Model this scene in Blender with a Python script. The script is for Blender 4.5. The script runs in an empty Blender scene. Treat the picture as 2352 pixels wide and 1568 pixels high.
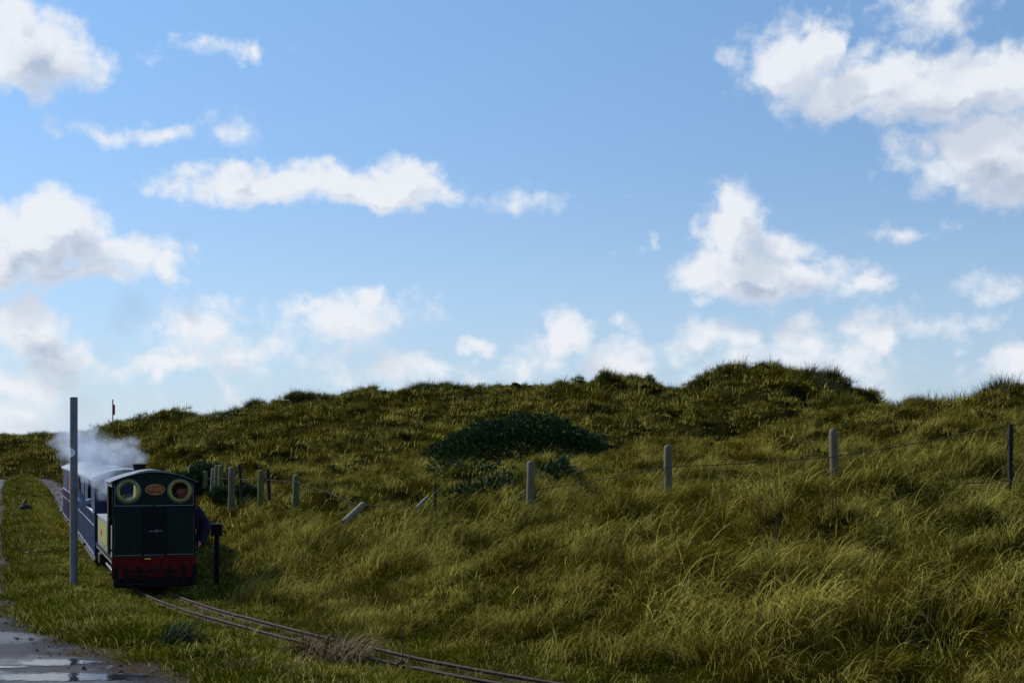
import bpy, bmesh, math, random
import numpy as np
from mathutils import Vector, Matrix, Euler, Quaternion
random.seed(7); rng = np.random.default_rng(11)
R = math.radians; PI = math.pi
scn = bpy.context.scene; COL = scn.collection
F = 1024 * 50 / 36; EYE = 1.9; HZ = 450.0
# ------------------------------------------------------------------ camera, world, sun, exposure
cd = bpy.data.cameras.new('camera'); cam = bpy.data.objects.new('camera', cd); COL.objects.link(cam)
cam.location = (0, 0, EYE); cam.rotation_euler = (R(90), 0, 0)
cd.lens = 50; cd.sensor_width = 36; cd.shift_y = (HZ - 341) / 1024; cd.clip_start = .1; cd.clip_end = 3000
scn.camera = cam
scn.cycles.volume_bounces = 3
SUN_AZ, SUN_EL = -60.0, 36.0            # azimuth from +Y towards +X
scn.view_settings.view_transform = 'Standard'; scn.view_settings.look = 'None'
scn.view_settings.gamma = 1; scn.view_settings.use_curve_mapping = False
scn.view_settings.exposure = 0.0
w = bpy.data.worlds.new('World'); scn.world = w; w.use_nodes = True
sd_ = bpy.data.lights.new('sun', 'SUN'); sun = bpy.data.objects.new('sun', sd_); COL.objects.link(sun)
sd_.energy = 4.8; sd_.angle = R(.6); sd_.color = (1, .95, .87)
sv = Vector((math.sin(R(SUN_AZ)) * math.cos(R(SUN_EL)), math.cos(R(SUN_AZ)) * math.cos(R(SUN_EL)), math.sin(R(SUN_EL))))
sun.rotation_euler = sv.to_track_quat('Z', 'Y').to_euler()
SKY_STRENGTH = .142

class N:
    """small node tree helper"""
    def __init__(s, t): s.t = t
    def a(s, typ, ins=None, **kw):
        n = s.t.nodes.new(typ)
        for k, v in kw.items(): setattr(n, k, v)
        for k, v in (ins or {}).items():
            if isinstance(v, bpy.types.NodeSocket): s.t.links.new(v, n.inputs[k])
            else: n.inputs[k].default_value = v
        return n
    def m(s, op, a, b=0.0, c=0.0, clamp=False):
        n = s.t.nodes.new('ShaderNodeMath'); n.operation = op; n.use_clamp = clamp
        for i, v in enumerate((a, b, c)):
            if isinstance(v, bpy.types.NodeSocket): s.t.links.new(v, n.inputs[i])
            else: n.inputs[i].default_value = v
        return n.outputs[0]
    def v(s, op, a, b=(0, 0, 0)):
        n = s.t.nodes.new('ShaderNodeVectorMath'); n.operation = op
        for i, v in enumerate((a, b)):
            if isinstance(v, bpy.types.NodeSocket): s.t.links.new(v, n.inputs[i])
            else: n.inputs[i].default_value = v
        return n.outputs['Value'] if op in ('LENGTH', 'DOT_PRODUCT') else n.outputs[0]
    def noise(s, vec, scale, detail=3, rough=.55, dist=0):
        return s.a('ShaderNodeTexNoise', {'Vector': vec, 'Scale': scale, 'Detail': detail, 'Roughness': rough, 'Distortion': dist})
    def ramp(s, fac, stops, interp='LINEAR'):
        n = s.t.nodes.new('ShaderNodeValToRGB'); s.t.links.new(fac, n.inputs[0]); cr = n.color_ramp; cr.interpolation = interp
        while len(cr.elements) < len(stops): cr.elements.new(.5)
        for e, (p, c) in zip(cr.elements, stops): e.position = p; e.color = (*c, 1) if len(c) == 3 else c
        return n.outputs[0]
    def mix(s, fac, a, b, blend='MIX'):
        n = s.t.nodes.new('ShaderNodeMix'); n.data_type = 'RGBA'; n.blend_type = blend
        for k, v in ((0, fac), (6, a), (7, b)):
            if isinstance(v, bpy.types.NodeSocket): s.t.links.new(v, n.inputs[k])
            else: n.inputs[k].default_value = v if k == 0 else (*v[:3], 1)
        return n.outputs[2]
    def mr(s, v, a, b, c=0., d=1., smooth=True):
        n = s.t.nodes.new('ShaderNodeMapRange'); n.interpolation_type = 'SMOOTHSTEP' if smooth else 'LINEAR'
        s.t.links.new(v, n.inputs[0])
        for i, x in enumerate((a, b, c, d)): n.inputs[i + 1].default_value = x
        return n.outputs[0]

def build_world():
    t = w.node_tree; t.nodes.clear(); n = N(t)
    sky = n.a('ShaderNodeTexSky', sky_type='NISHITA', sun_disc=False, sun_elevation=R(SUN_EL), sun_rotation=R(SUN_AZ),
              altitude=0, air_density=1.0, dust_density=.0, ozone_density=2.0)
    # cloud ellipses: measured in the photograph, stored as azimuth / elevation on the sky
    E = [(50,90,140,95,1.1),(140,110,110,60,.7),(30,30,80,60,.9),(500,105,110,22,.34),(590,115,28,28,.5),
      (250,310,75,28,.45),(400,300,95,30,.7),(540,300,75,38,.34),
      (600,440,190,48,1.05),(545,405,70,50,1.05),(740,425,150,52,1.05),(920,410,85,58,1.1),(850,445,220,40,1),(1010,455,90,30,.6),(1200,460,110,28,.31),(430,445,70,24,.55),
      (60,565,190,90,1.1),(150,530,105,75,1.1),(250,595,170,50,1.1),(380,622,70,30,.9),(10,500,75,60,1),(150,630,230,30,.8),
      (40,730,100,70,.9),(115,800,80,55,.8),(40,860,190,50,.6),(40,940,230,60,.45),
      (470,760,130,70,.62),(600,795,230,65,.5),(830,735,170,60,.75),(860,702,60,32,.8),(720,705,70,30,.7),(450,830,210,24,.5),(380,862,22,22,.5),(540,880,45,45,.5),
      (1085,787,42,26,.8),(1305,770,58,66,.95),(1430,748,58,30,.7),(1400,815,280,50,.52),(1000,845,200,32,.48),(1650,785,100,42,.58),(1810,770,60,75,.66),(1985,770,60,50,.64),(1850,840,260,60,.5),
      (1680,480,78,85,1.2),(1665,560,95,105,1.2),(1690,635,160,62,1.1),(1840,625,130,55,1.05),(1800,575,90,60,1),(1990,650,85,32,.7),
      (1465,560,25,46,.5),
      (1800,140,115,105,1.1),(1860,95,60,62,1.1),(1950,185,200,64,1.1),(2200,215,220,85,1.1),(2380,190,150,75,1),(2130,60,130,70,.6),(2290,262,130,34,.7),
      (2200,355,150,92,1.1),(2340,375,170,105,1.1),(2310,450,150,45,.8),
      (2290,675,90,28,.45),(2180,735,170,32,.34),(2330,812,55,48,.7),(2080,540,110,16,.26)]
    g = bpy.data.node_groups.new('cloud_field', 'ShaderNodeTree')
    g.interface.new_socket('V', in_out='INPUT', socket_type='NodeSocketVector'); g.interface.new_socket('D', in_out='OUTPUT', socket_type='NodeSocketFloat')
    gi = g.nodes.new('NodeGroupInput'); go = g.nodes.new('NodeGroupOutput'); h = N(g)
    g.interface.new_socket('B', in_out='OUTPUT', socket_type='NodeSocketFloat')
    V = gi.outputs[0]
    nz = h.noise(V, 9, 4, .6)
    warp = h.v('MULTIPLY', h.v('SUBTRACT', nz.outputs[1], (.5, .5, .5)), (.085, .05, 0))
    nz2 = h.noise(V, 45, 4, .6)
    warp2 = h.v('MULTIPLY', h.v('SUBTRACT', nz2.outputs[1], (.5, .5, .5)), (.024, .018, 0))
    P = h.v('ADD', h.v('ADD', V, warp), warp2)
    acc = None
    for (x, y, rx, ry, am) in E:
        x, y, rx, ry = [q * 1024 / 2352 for q in (x, y, rx, ry)]
        u = (x - 512) / F; v_ = (HZ - y) / F
        az = math.atan(u); el = math.atan(v_ / math.sqrt(1 + u * u))
        l = h.v('LENGTH', h.v('MULTIPLY', h.v('SUBTRACT', P, (az, el, 0)), (F / rx / 1.08, F / ry / 1.08, 0)))
        f = h.m('MULTIPLY_ADD', l, -am, am)
        acc = f if acc is None else h.m('SMOOTH_MAX', acc, f, .12)
    # the sky goes on outside the frame with the same broken cloud
    sep = h.a('ShaderNodeSeparateXYZ', {0: V})
    o1 = h.mr(h.m('ABSOLUTE', sep.outputs[0]), .40, .55); o2 = h.mr(sep.outputs[1], .32, .42)
    gen = h.noise(h.v('MULTIPLY', V, (1, 2.2, 1)), 4.5, 4, .5)
    gf = h.m('MULTIPLY_ADD', gen.outputs[0], 5.0, -2.85)
    out = h.m('MAXIMUM', o1, o2)
    gf = h.m('ADD', h.m('MULTIPLY', h.m('SUBTRACT', 1.0, out), -2.0), gf)
    acc = h.m('MAXIMUM', acc, gf)
    fine = h.noise(V, 26, 9, .66)
    big = h.noise(V, 14, 3, .5)
    acc = h.m('ADD', acc, h.m('MULTIPLY_ADD', fine.outputs[0], 1.25, -.53))
    acc = h.m('ADD', acc, h.m('MULTIPLY_ADD', big.outputs[0], .9, -.45))
    g.links.new(acc, go.inputs[1])
    vw = h.v('ADD', h.v('MULTIPLY', V, (1, 1.15, 1)), h.v('MULTIPLY', h.v('SUBTRACT', h.noise(V, 60, 4, .6).outputs[1], (.5, .5, .5)), (.02, .02, 0)))
    for sc_, am_ in ((38, .40), (90, .26)):
        vo = h.a('ShaderNodeTexVoronoi', {'Vector': vw, 'Scale': sc_}, feature='F1')
        acc = h.m('ADD', acc, h.m('MULTIPLY_ADD', vo.outputs['Distance'], -am_, am_*.51))
    g.links.new(acc, go.inputs[0])
    d = n.a('ShaderNodeTexCoord').outputs['Generated']
    s = n.a('ShaderNodeSeparateXYZ', {0: d})
    az = n.m('ARCTAN2', s.outputs[0], s.outputs[1]); el = n.m('ARCSINE', s.outputs[2])
    uv = n.a('ShaderNodeCombineXYZ', {0: az, 1: el}).outputs[0]
    def grp(v, k=0):
        q = t.nodes.new('ShaderNodeGroup'); q.node_tree = g; t.links.new(v, q.inputs[0]); return q.outputs[k]
    D0 = grp(uv); D1 = grp(n.v('ADD', uv, (-.007, .012, 0)))
    mask = n.mr(D0, -.02, .70); D2 = grp(n.v('ADD', uv, (-.016, .028, 0)), 1)
    thick = n.mr(D0, .25, 1.05)
    rel = n.m('SUBTRACT', D1, D0)
    shade = n.mr(rel, -.18, .34)
    shade = n.m('MULTIPLY', shade, thick)
    low = n.mr(D2, .15, .95)
    shade = n.m('ADD', n.m('MULTIPLY', shade, .60), n.m('MULTIPLY', low, .55), clamp=True)
    ccol = n.mix(shade, (.87, .89, .93), (.46, .53, .67))
    mask = n.m('MULTIPLY', mask, n.mr(s.outputs[2], -.02, .02))
    mask = n.m('MULTIPLY', mask, .93)
    veil = n.mr(s.outputs[2], .20, -.02)
    b1 = n.a('ShaderNodeBackground', {'Color': n.mix(1.0, sky.outputs[0], n.ramp(s.outputs[2], [(.03, tuple(q/1.3 for q in (.76, .84, 1.08))), (.15, tuple(q/1.3 for q in (.88, .96, 1.11))), (.31, tuple(q/1.3 for q in (1.04, 1.20, 1.30)))]), 'MULTIPLY'), 'Strength': SKY_STRENGTH})
    b2 = n.a('ShaderNodeBackground', {'Color': ccol, 'Strength': CLOUD_STRENGTH})
    b3 = n.a('ShaderNodeBackground', {'Color': (.46, .61, .81, 1), 'Strength': CLOUD_STRENGTH})
    m0 = n.a('ShaderNodeMixShader', {0: n.m('MULTIPLY', veil, .6), 1: b1.outputs[0], 2: b3.outputs[0]})
    mx = n.a('ShaderNodeMixShader', {0: mask, 1: m0.outputs[0], 2: b2.outputs[0]})
    o = n.a('ShaderNodeOutputWorld'); t.links.new(mx.outputs[0], o.inputs[0])
    w.cycles.sampling_method = 'MANUAL'; w.cycles.sample_map_resolution = 512
SKYTINT = (.98, 1.16, 1.25); CLOUD_STRENGTH = 1.0
build_world()

# ------------------------------------------------------------------ helpers
def tag(o, label=None, cat=None, group=None, kind=None):
    if label: o['label'] = label
    if cat: o['category'] = cat
    if group: o['group'] = group
    if kind: o['kind'] = kind
    return o
def empty(name, label, cat, loc=(0, 0, 0), rz=0, group=None):
    o = bpy.data.objects.new(name, None); COL.objects.link(o); o.location = loc; o.rotation_euler = (0, 0, rz)
    return tag(o, label, cat, group)
class MB:
    def __init__(s): s.v = []; s.f = []
    def add(s, vs, fs):
        k = len(s.v); s.v += [tuple(v) for v in vs]; s.f += [tuple(i + k for i in f) for f in fs]; return s
    def box(s, x0, x1, y0, y1, z0, z1):
        return s.add([(x0,y0,z0),(x1,y0,z0),(x1,y1,z0),(x0,y1,z0),(x0,y0,z1),(x1,y0,z1),(x1,y1,z1),(x0,y1,z1)],
                     [(0,3,2,1),(4,5,6,7),(0,1,5,4),(1,2,6,5),(2,3,7,6),(3,0,4,7)])
    def tube(s, pts, r, n=8, cap=True):
        pts = [Vector(p) for p in pts]; rr = r if isinstance(r, (list, tuple)) else [r] * len(pts); rings = []
        k = len(s.v); ref = None
        for i, p in enumerate(pts):
            d = (pts[min(i + 1, len(pts) - 1)] - pts[max(i - 1, 0)]).normalized()
            if ref is None: ref = Vector((0, 0, 1)) if abs(d.z) < .9 else Vector((1, 0, 0))
            a = d.cross(ref).normalized(); b = d.cross(a).normalized(); ref = -b if False else a.cross(d)
            for j in range(n):
                t = 2 * PI * j / n; s.v.append(tuple(p + (a * math.cos(t) + b * math.sin(t)) * rr[i]))
        for i in range(len(pts) - 1):
            for j in range(n):
                q = (j + 1) % n; s.f.append((k + i*n + j, k + i*n + q, k + (i+1)*n + q, k + (i+1)*n + j))
        if cap: s.f.append(tuple(k + j for j in range(n))[::-1]); s.f.append(tuple(k + (len(pts)-1)*n + j for j in range(n)))
        return s
    def lathe(s, prof, n=24, c=(0, 0, 0), axis='Z'):
        k = len(s.v)
        for (r, z) in prof:
            for j in range(n):
                t = 2*PI*j/n; x, y = r*math.cos(t), r*math.sin(t)
                p = (x, y, z) if axis == 'Z' else ((x, z, y) if axis == 'Y' else (z, x, y))
                s.v.append((p[0]+c[0], p[1]+c[1], p[2]+c[2]))
        for i in range(len(prof) - 1):
            for j in range(n):
                q = (j+1) % n; s.f.append((k+i*n+j, k+i*n+q, k+(i+1)*n+q, k+(i+1)*n+j))
        return s
    def disc(s, c, r, n=24, axis='Y', rz=None):
        rz = rz or r; k = len(s.v)
        for j in range(n):
            t = 2*PI*j/n; a, b = r*math.cos(t), rz*math.sin(t)
            s.v.append((c[0]+a, c[1], c[2]+b) if axis == 'Y' else ((c[0]+a, c[1]+b, c[2]) if axis == 'Z' else (c[0], c[1]+a, c[2]+b)))
        s.f.append(tuple(k+j for j in range(n))); return s
    def build(s, name, mat, parent=None, smooth=False, bevel=0, fixn=True):
        me = bpy.data.meshes.new(name); me.from_pydata(s.v, [], s.f); me.update()
        if fixn:
            bm = bmesh.new(); bm.from_mesh(me); bmesh.ops.recalc_face_normals(bm, faces=bm.faces); bm.to_mesh(me); bm.free()
        if mat: me.materials.append(mat)
        if smooth:
            me.polygons.foreach_set('use_smooth', [True]*len(me.polygons))
            try: me.set_sharp_from_angle(angle=R(40))
            except Exception: pass
        o = bpy.data.objects.new(name, me); COL.objects.link(o); o.parent = parent
        if bevel:
            b = o.modifiers.new('bevel', 'BEVEL'); b.width = bevel; b.segments = 2; b.limit_method = 'ANGLE'
        return o
def mesh_np(name, V, Fq, mat, parent=None, smooth=True):
    me = bpy.data.meshes.new(name); V = np.asarray(V, dtype=np.float32); Fq = np.asarray(Fq, dtype=np.int32)
    me.vertices.add(len(V)); me.vertices.foreach_set('co', V.ravel())
    k = Fq.shape[1]; me.loops.add(Fq.size); me.loops.foreach_set('vertex_index', Fq.ravel())
    me.polygons.add(len(Fq)); me.polygons.foreach_set('loop_start', np.arange(len(Fq), dtype=np.int32) * k)
    me.update(calc_edges=True)
    if smooth: me.polygons.foreach_set('use_smooth', np.ones(len(Fq), dtype=bool))
    if mat: me.materials.append(mat)
    o = bpy.data.objects.new(name, me); COL.objects.link(o); o.parent = parent; return o

def paint(name, col, rough=.5, metal=0, noise=.25, scale=8, bump=0, col2=None, spec=.25, grain=False, dirt=None, dirt_amt=.5):
    m = bpy.data.materials.new(name); m.use_nodes = True; n = N(m.node_tree); b = m.node_tree.nodes['Principled BSDF']
    tc = n.a('ShaderNodeTexCoord').outputs['Object']
    if grain: tc = n.v('MULTIPLY', tc, (3, 3, .22))
    nz = n.noise(tc, scale, 5, .6).outputs[0]
    c2 = col2 or tuple(c * (1 - noise) for c in col)
    c = n.mix(n.mr(nz, .35, .65), col, c2)
    if dirt:
        nz2 = n.noise(tc, scale * .4, 6, .7).outputs[0]
        c = n.mix(n.m('MULTIPLY', n.mr(nz2, .48, .68), dirt_amt), c, dirt)
    m.node_tree.links.new(c, b.inputs['Base Color'])
    m.node_tree.links.new(n.mr(n.noise(tc, scale*2.3, 4).outputs[0], .3, .7, max(rough-.12, .03), min(rough+.15, 1)), b.inputs['Roughness'])
    b.inputs['Metallic'].default_value = metal; b.inputs['Specular IOR Level'].default_value = spec
    if bump:
        bp = n.a('ShaderNodeBump', {'Height': n.noise(tc, scale*3, 5, .7).outputs[0], 'Strength': bump, 'Distance': .01})
        m.node_tree.links.new(bp.outputs[0], b.inputs['Normal'])
    return m

# numpy value noise
_tab = rng.random((256, 256))
def vn(x, y):
    xi = np.floor(x).astype(int); yi = np.floor(y).astype(int); fx = x - xi; fy = y - yi
    fx = fx*fx*(3-2*fx); fy = fy*fy*(3-2*fy); a = _tab[xi & 255, yi & 255]; b = _tab[(xi+1) & 255, yi & 255]
    c = _tab[xi & 255, (yi+1) & 255]; d = _tab[(xi+1) & 255, (yi+1) & 255]
    return (a*(1-fx)+b*fx)*(1-fy) + (c*(1-fx)+d*fx)*fy
def fbm(x, y, o=4):
    s = 0; a = .5; t = 0
    for i in range(o): s = s + a*vn(x + 17.3*i, y - 9.1*i); t += a; a *= .5; x = x*2.03; y = y*2.03
    return s / t
def sstep(a, b, x): t = np.clip((x-a)/(b-a), 0, 1); return t*t*(3-2*t)

# ------------------------------------------------------------------ the line of the track and the terrain
CL = [(-160, 118), (-90, 116), (-60, 111.5), (-42, 105), (-32.6, 96), (-27.4, 84), (-20.2, 63), (-17.4, 55), (-12.65, 41.5), (-8.6, 30), (-6.7, 24.5), (-4.78, 19.0),
      (-3.72, 16.85), (-3.12, 15.85), (-2.2, 14.45), (-1.5, 13.5), (-.95, 12.72), (-.30, 11.93), (.32, 11.25), (1.2, 10.4), (2.9, 9.2), (5.6, 8.1), (10, 7.5), (16, 7.0), (30, 6.5), (60, 8)]
def catmull(P, step=.25):
    P = np.array(P, float); out = []
    for i in range(len(P)-1):
        p0 = P[max(i-1, 0)]; p1 = P[i]; p2 = P[i+1]; p3 = P[min(i+2, len(P)-1)]
        L = np.linalg.norm(p2-p1); m1 = (p2-p0); m2 = (p3-p1)
        m1 = m1/np.linalg.norm(m1)*L; m2 = m2/np.linalg.norm(m2)*L
        for k in range(max(2, int(L/step))):
            t = k/max(2, int(L/step)); out.append((2*t**3-3*t**2+1)*p1+(t**3-2*t**2+t)*m1+(-2*t**3+3*t**2)*p2+(t**3-t**2)*m2)
    out.append(P[-1]); return np.array(out)
C = catmull(CL)
CT = np.gradient(C, axis=0); CT /= np.linalg.norm(CT, axis=1)[:, None]
CNR = np.stack([-CT[:, 1], CT[:, 0]], 1)       # points to the dune side
CS = np.concatenate([[0], np.cumsum(np.linalg.norm(np.diff(C, axis=0), axis=1))])
Cc = C[::2]; CNc = CNR[::2]
def signed(X, Y):
    X = np.atleast_1d(X).astype(float); Y = np.atleast_1d(Y).astype(float); out = np.empty(X.shape); st = 20000
    xf, yf, of = X.ravel(), Y.ravel(), out.ravel()
    for i in range(0, len(xf), st):
        dx = xf[i:i+st, None]-Cc[None, :, 0]; dy = yf[i:i+st, None]-Cc[None, :, 1]
        d2 = dx*dx+dy*dy; k = d2.argmin(1); r = np.arange(len(k))
        sg = np.sign(dx[r, k]*CNc[k, 0]+dy[r, k]*CNc[k, 1])
        of[i:i+st] = np.sqrt(d2[r, k])*np.where(sg == 0, 1, sg)
    return of.reshape(X.shape)
def PX(px, py, Y, dz=0): return ((px-512)*Y/F, Y, EYE-(py-HZ)*Y/F-dz)
crest = [(0,437,130),(57,431,125),(109,424.5,110),(144,416,95),(165,412,90),(200,413,88),(218,415,85),(244,405,80),(274,397,77),(305,391,75),(348,386,72),(392,384,70),(418,384,70),
 (479,384,70),(510,386,68),(557,382,66),(579,383,66),(610,375,64),(653,374.5,63),(679,380,62),(705,380,60),(731,368,57),(753,361,56),(766,364,56),(797,365,55),(823,370,53),(840,380,52),(871,394,50),(897,403,48),
 (914,400,41),(936,394,38),(958,394,37),(984,387,35),(1001,383,34),(1024,382,33),(1100,374,30),(1200,362,28),(-100,441,135),(-250,443,140)]
SKX = [0,262,290,374,430,458,486,542,570,598,626,654,682,710,738,766,794,822,850,878,906,962,990,1024]; SKD = [2,1,8,4,10,5,0,0,14,13,4,0,5,26,17,2,-9,2,13,13,5,4,13,10]
cp = [PX(a, b, y, .33 + float(np.interp(a, SKX, SKD))*y/F*.9 + (.45 if 840 < a < 965 else 0) + (.45 if 865 < a < 925 else 0) + (.32 if 640 < a < 720 else 0) + (.2 if 790 < a < 840 else 0) + (.1 if 60 < a < 190 else 0)) for a, b, y in crest]
cp += [(x, y+(12 if y > 45 else 9), z-2.4) for x, y, z in cp[::2]]
cp += [PX(a, b, y, d) for a, b, y, d in [
 (600,459,34,.3),(700,441,34,.3),(800,424,34,.3),(880,411,35,.3),(520,462,34,.3),(450,464,36,.3),
 (700,447,42,.2),(780,430,42,.3),(860,415,43,.3),(700,412,50,.3),(753,388,51,.3),(820,395,47,.3),(800,380,52,.3),
 (600,432,45,.3),(600,405,55,.3),(500,446,42,.3),(500,425,52,.3),(500,402,61,.3),(400,455,42,.3),(400,433,52,.3),(400,408,62,.3),
 (300,456,47,.3),(300,438,58,.3),(300,415,68,.3),(200,447,62,.3),(200,430,76,.3),(110,452,85,.2),(110,440,98,.3),(40,458,112,.2),(0,462,112,.2),(0,450,120,.2),(57,450,114,.2)]]
fence_g = [(9.5,14.2,1.2),(7.8,15.5,1.15),(5.95,17,1.08),(4.2,18.6,1.02),(2.2,20,.86),(.27,21.5,.76),(-1.23,22.5,.66),(-2.6,23.7,.58),(-4,26.3,.60),(-5.03,28.5,.64),(-6.05,31,.66),(-7.3,34,.66),(-8.7,38,.60),(-11,45,.5),(-16,60,.4)]
cp += fence_g
cp += [(3,23,1.15),(6,23,1.5),(9,22,1.9),(12,20,2.1),(0,26,1.08),(-3,29,.92),(6,28,1.9),(10,28,2.5),(14,30,3.3),(18,20,2.6),(12,13,1.6),(20,12,2.2),(3,14.5,.55),(0,17,.42),(-2,19.5,.32),(6,12,.6),(9,10.8,.7),(5,14,.75),(2,16.5,.6),
       (40,20,3),(40,60,2.5),(0,140,1),(60,140,1),(-60,180,1),(90,60,1),(60,0,1),(30,100,1)]
cp = np.array(cp); SC = 30.0
def _tps(r2): return np.where(r2 > 1e-12, .5*r2*np.log(np.maximum(r2, 1e-12)), 0)
def _feat(X, Y): return np.stack([X/SC, Y/SC], -1)
_q = _feat(cp[:, 0], cp[:, 1]); n_ = len(cp)
K = _tps(((_q[:, None]-_q[None])**2).sum(-1)) + np.eye(n_)*4e-5
A = np.zeros((n_+3, n_+3)); A[:n_, :n_] = K; A[:n_, n_] = 1; A[:n_, n_+1:] = _q; A[n_, :n_] = 1; A[n_+1:, :n_] = _q.T
W_ = np.linalg.solve(A, np.concatenate([cp[:, 2], [0, 0, 0]]))
def rbf(X, Y):
    X = np.asarray(X, float); Y = np.asarray(Y, float); xf = X.ravel(); yf = Y.ravel(); out = np.empty(len(xf)); st = 20000
    for i in range(0, len(xf), st):
        q = _feat(xf[i:i+st], yf[i:i+st]); r2 = ((q[:, None]-_q[None])**2).sum(-1)
        out[i:i+st] = _tps(r2)@W_[:n_]+W_[n_]+q@W_[n_+1:]
    return out.reshape(X.shape)
def terrain(X, Y, S=None):
    X = np.atleast_1d(X).astype(float); Y = np.atleast_1d(Y).astype(float)
    S = signed(X, Y) if S is None else S
    dist = np.hypot(X, Y)
    z = np.clip(rbf(X, Y), -.5, 9)
    z = z*(1-sstep(150, 260, dist)) + .8*sstep(150, 260, dist)
    hum = (fbm(X/1.9, Y/1.9, 3)-.5)*.95 + (fbm(X/.75+40, Y/.75, 2)-.5)*.60
    far = sstep(28, 50, dist)*(1-sstep(130, 170, dist))
    rid = 1-np.abs(fbm(X/5.5+9, Y/4.2+3, 4)-.5)*4
    hum = hum*(1+.2*far) + far*(rid-.45)*.62
    z = z + hum*sstep(1.6, 3.4, S)
    b = sstep(.85, 2.6, S + (fbm(X/2.2+5, Y/2.2, 2)-.5)*.9)
    flat = .0 + .05*(fbm(X/.8, Y/.8, 2)-.5)
    verge = np.exp(-((S+1.2)/.45)**2)*(.10+.10*(fbm(X/1.6, Y/1.6, 2)-.5))
    verge += .70*np.exp(-((S+1.35)/.8)**2)*np.exp(-((Y-63)/9)**2) + .22*np.exp(-((S+1.4)/.6)**2)*np.exp(-((Y-36)/7)**2)
    left = sstep(-1.9, -2.3, S)
    zz = np.where(S > .4, b*z + (1-b)*flat, flat + verge)
    zz = zz*(1-left) + (-.03)*left
    track = np.exp(-(S/.34)**4)
    zz = zz*(1-track) + (np.where(Y > 33, -.045, -.016))*track
    return zz
def gz(x, y): return float(terrain(x, y)[0])

# ---- ground mesh: rings round the camera, dense in front
us = np.concatenate([np.linspace(-PI, -.52, 40)[:-1], np.linspace(-.52, .52, 520), np.linspace(.52, PI, 40)[1:]])
inv = np.concatenate([1/np.array([1500, 900, 600, 450, 350, 280]), np.linspace(1/230, 1/6.0, 430), 1/np.array([5., 4, 3, 2, 1.2, .5])])
rr_ = 1/inv
rr_ = np.unique(np.concatenate([rr_, np.linspace(16, 75, 150)]))[::-1]
U, Rr = np.meshgrid(us, rr_, indexing='ij'); GX = np.sin(U)*Rr; GY = np.cos(U)*Rr
GZ = terrain(GX, GY); nu, nr = U.shape
idx = np.arange(nu*nr).reshape(nu, nr)
Fq = np.stack([idx[:-1, :-1], idx[:-1, 1:], idx[1:, 1:], idx[1:, :-1]], -1).reshape(-1, 4)

def ground_mat():
    m = bpy.data.materials.new('soil_turf'); m.use_nodes = True; n = N(m.node_tree); b = m.node_tree.nodes['Principled BSDF']
    p = n.a('ShaderNodeNewGeometry').outputs['Position']
    a = n.noise(p, .35, 5, .6).outputs[0]; c = n.ramp(a, [(.3, (.016, .020, .002)), (.48, (.028, .024, .004)), (.62, (.020, .026, .003)), (.75, (.034, .024, .008))])
    f = n.noise(p, 22, 6, .7).outputs[0]; c = n.mix(n.mr(f, .35, .7), c, (.016, .015, .007))
    m.node_tree.links.new(c, b.inputs['Base Color']); b.inputs['Roughness'].default_value = 1; b.inputs['Specular IOR Level'].default_value = 0
    bp = n.a('ShaderNodeBump', {'Height': f, 'Strength': .8, 'Distance': .05}); m.node_tree.links.new(bp.outputs[0], b.inputs['Normal'])
    return m
ground = mesh_np('ground', np.stack([GX, GY, GZ], -1).reshape(-1, 3), Fq, ground_mat())
tag(ground, 'grassy dune land and verges rising to a ridge', None, None, 'structure')

# ---- strips following the track
def strip(name, s0, s1, smin, smax, nx, mat, dz, edge0=0, edge1=0, zf=None):
    k = np.where((CS >= smin) & (CS <= smax))[0]; V = []
    for i in k:
        e0 = s0 + edge0*(fbm(np.array([CS[i]/.9]), np.array([3.1]), 4)[0]-.5); e1 = s1 + edge1*(fbm(np.array([CS[i]/.8]), np.array([7.7]), 4)[0]-.5)
        if name == 'road': e1 -= .0 - .2*float(np.exp(-((C[i][1]-22)/3)**2))
        for j in range(nx+1):
            s = e0 + (e1-e0)*j/nx; p = C[i]+CNR[i]*s
            V.append((p[0], p[1], (zf(p, s) if zf else 0)+dz))
    V = np.array(V); n1 = len(k); ix = np.arange(n1*(nx+1)).reshape(n1, nx+1)
    return mesh_np(name, V, np.stack([ix[:-1, :-1], ix[:-1, 1:], ix[1:, 1:], ix[1:, :-1]], -1).reshape(-1, 4), mat)
def road_mat():
    m = bpy.data.materials.new('wet_tarmac'); m.use_nodes = True; n = N(m.node_tree); b = m.node_tree.nodes['Principled BSDF']; L = m.node_tree.links
    p = n.a('ShaderNodeNewGeometry').outputs['Position']
    at = n.a('ShaderNodeAttribute', attribute_name='edge').outputs['Fac']
    a = n.noise(p, 1.3, 5, .65).outputs[0]; f = n.noise(p, 55, 5, .75).outputs[0]
    tar = n.mix(n.mr(f, .35, .68), (.020, .022, .028), (.055, .057, .064))
    grit = n.mix(n.mr(f, .35, .65), (.034, .024, .015), (.075, .056, .038))
    e = n.m('ADD', at, n.m('MULTIPLY_ADD', a, 1.6, -.8))
    c = n.mix(n.mr(e, .30, .62), tar, grit)
    L.new(c, b.inputs['Base Color']); L.new(n.mr(e, .0, .5, .5, .05), b.inputs['Specular IOR Level'])
    wet = n.mr(n.noise(p, .9, 3, .5).outputs[0], .42, .6)
    L.new(n.mr(n.m('ADD', wet, n.m('MULTIPLY', e, .9)), 0, 1.0, .42, .95), b.inputs['Roughness'])
    bp = n.a('ShaderNodeBump', {'Height': f, 'Strength': .9, 'Distance': .02}); L.new(bp.outputs[0], b.inputs['Normal'])
    return m
s_near = CS[-1]
road = strip('road', -9.0, -1.70, 0, CS[-1], 26, road_mat(), .012, 0, .34, lambda p, s: 0)
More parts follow.
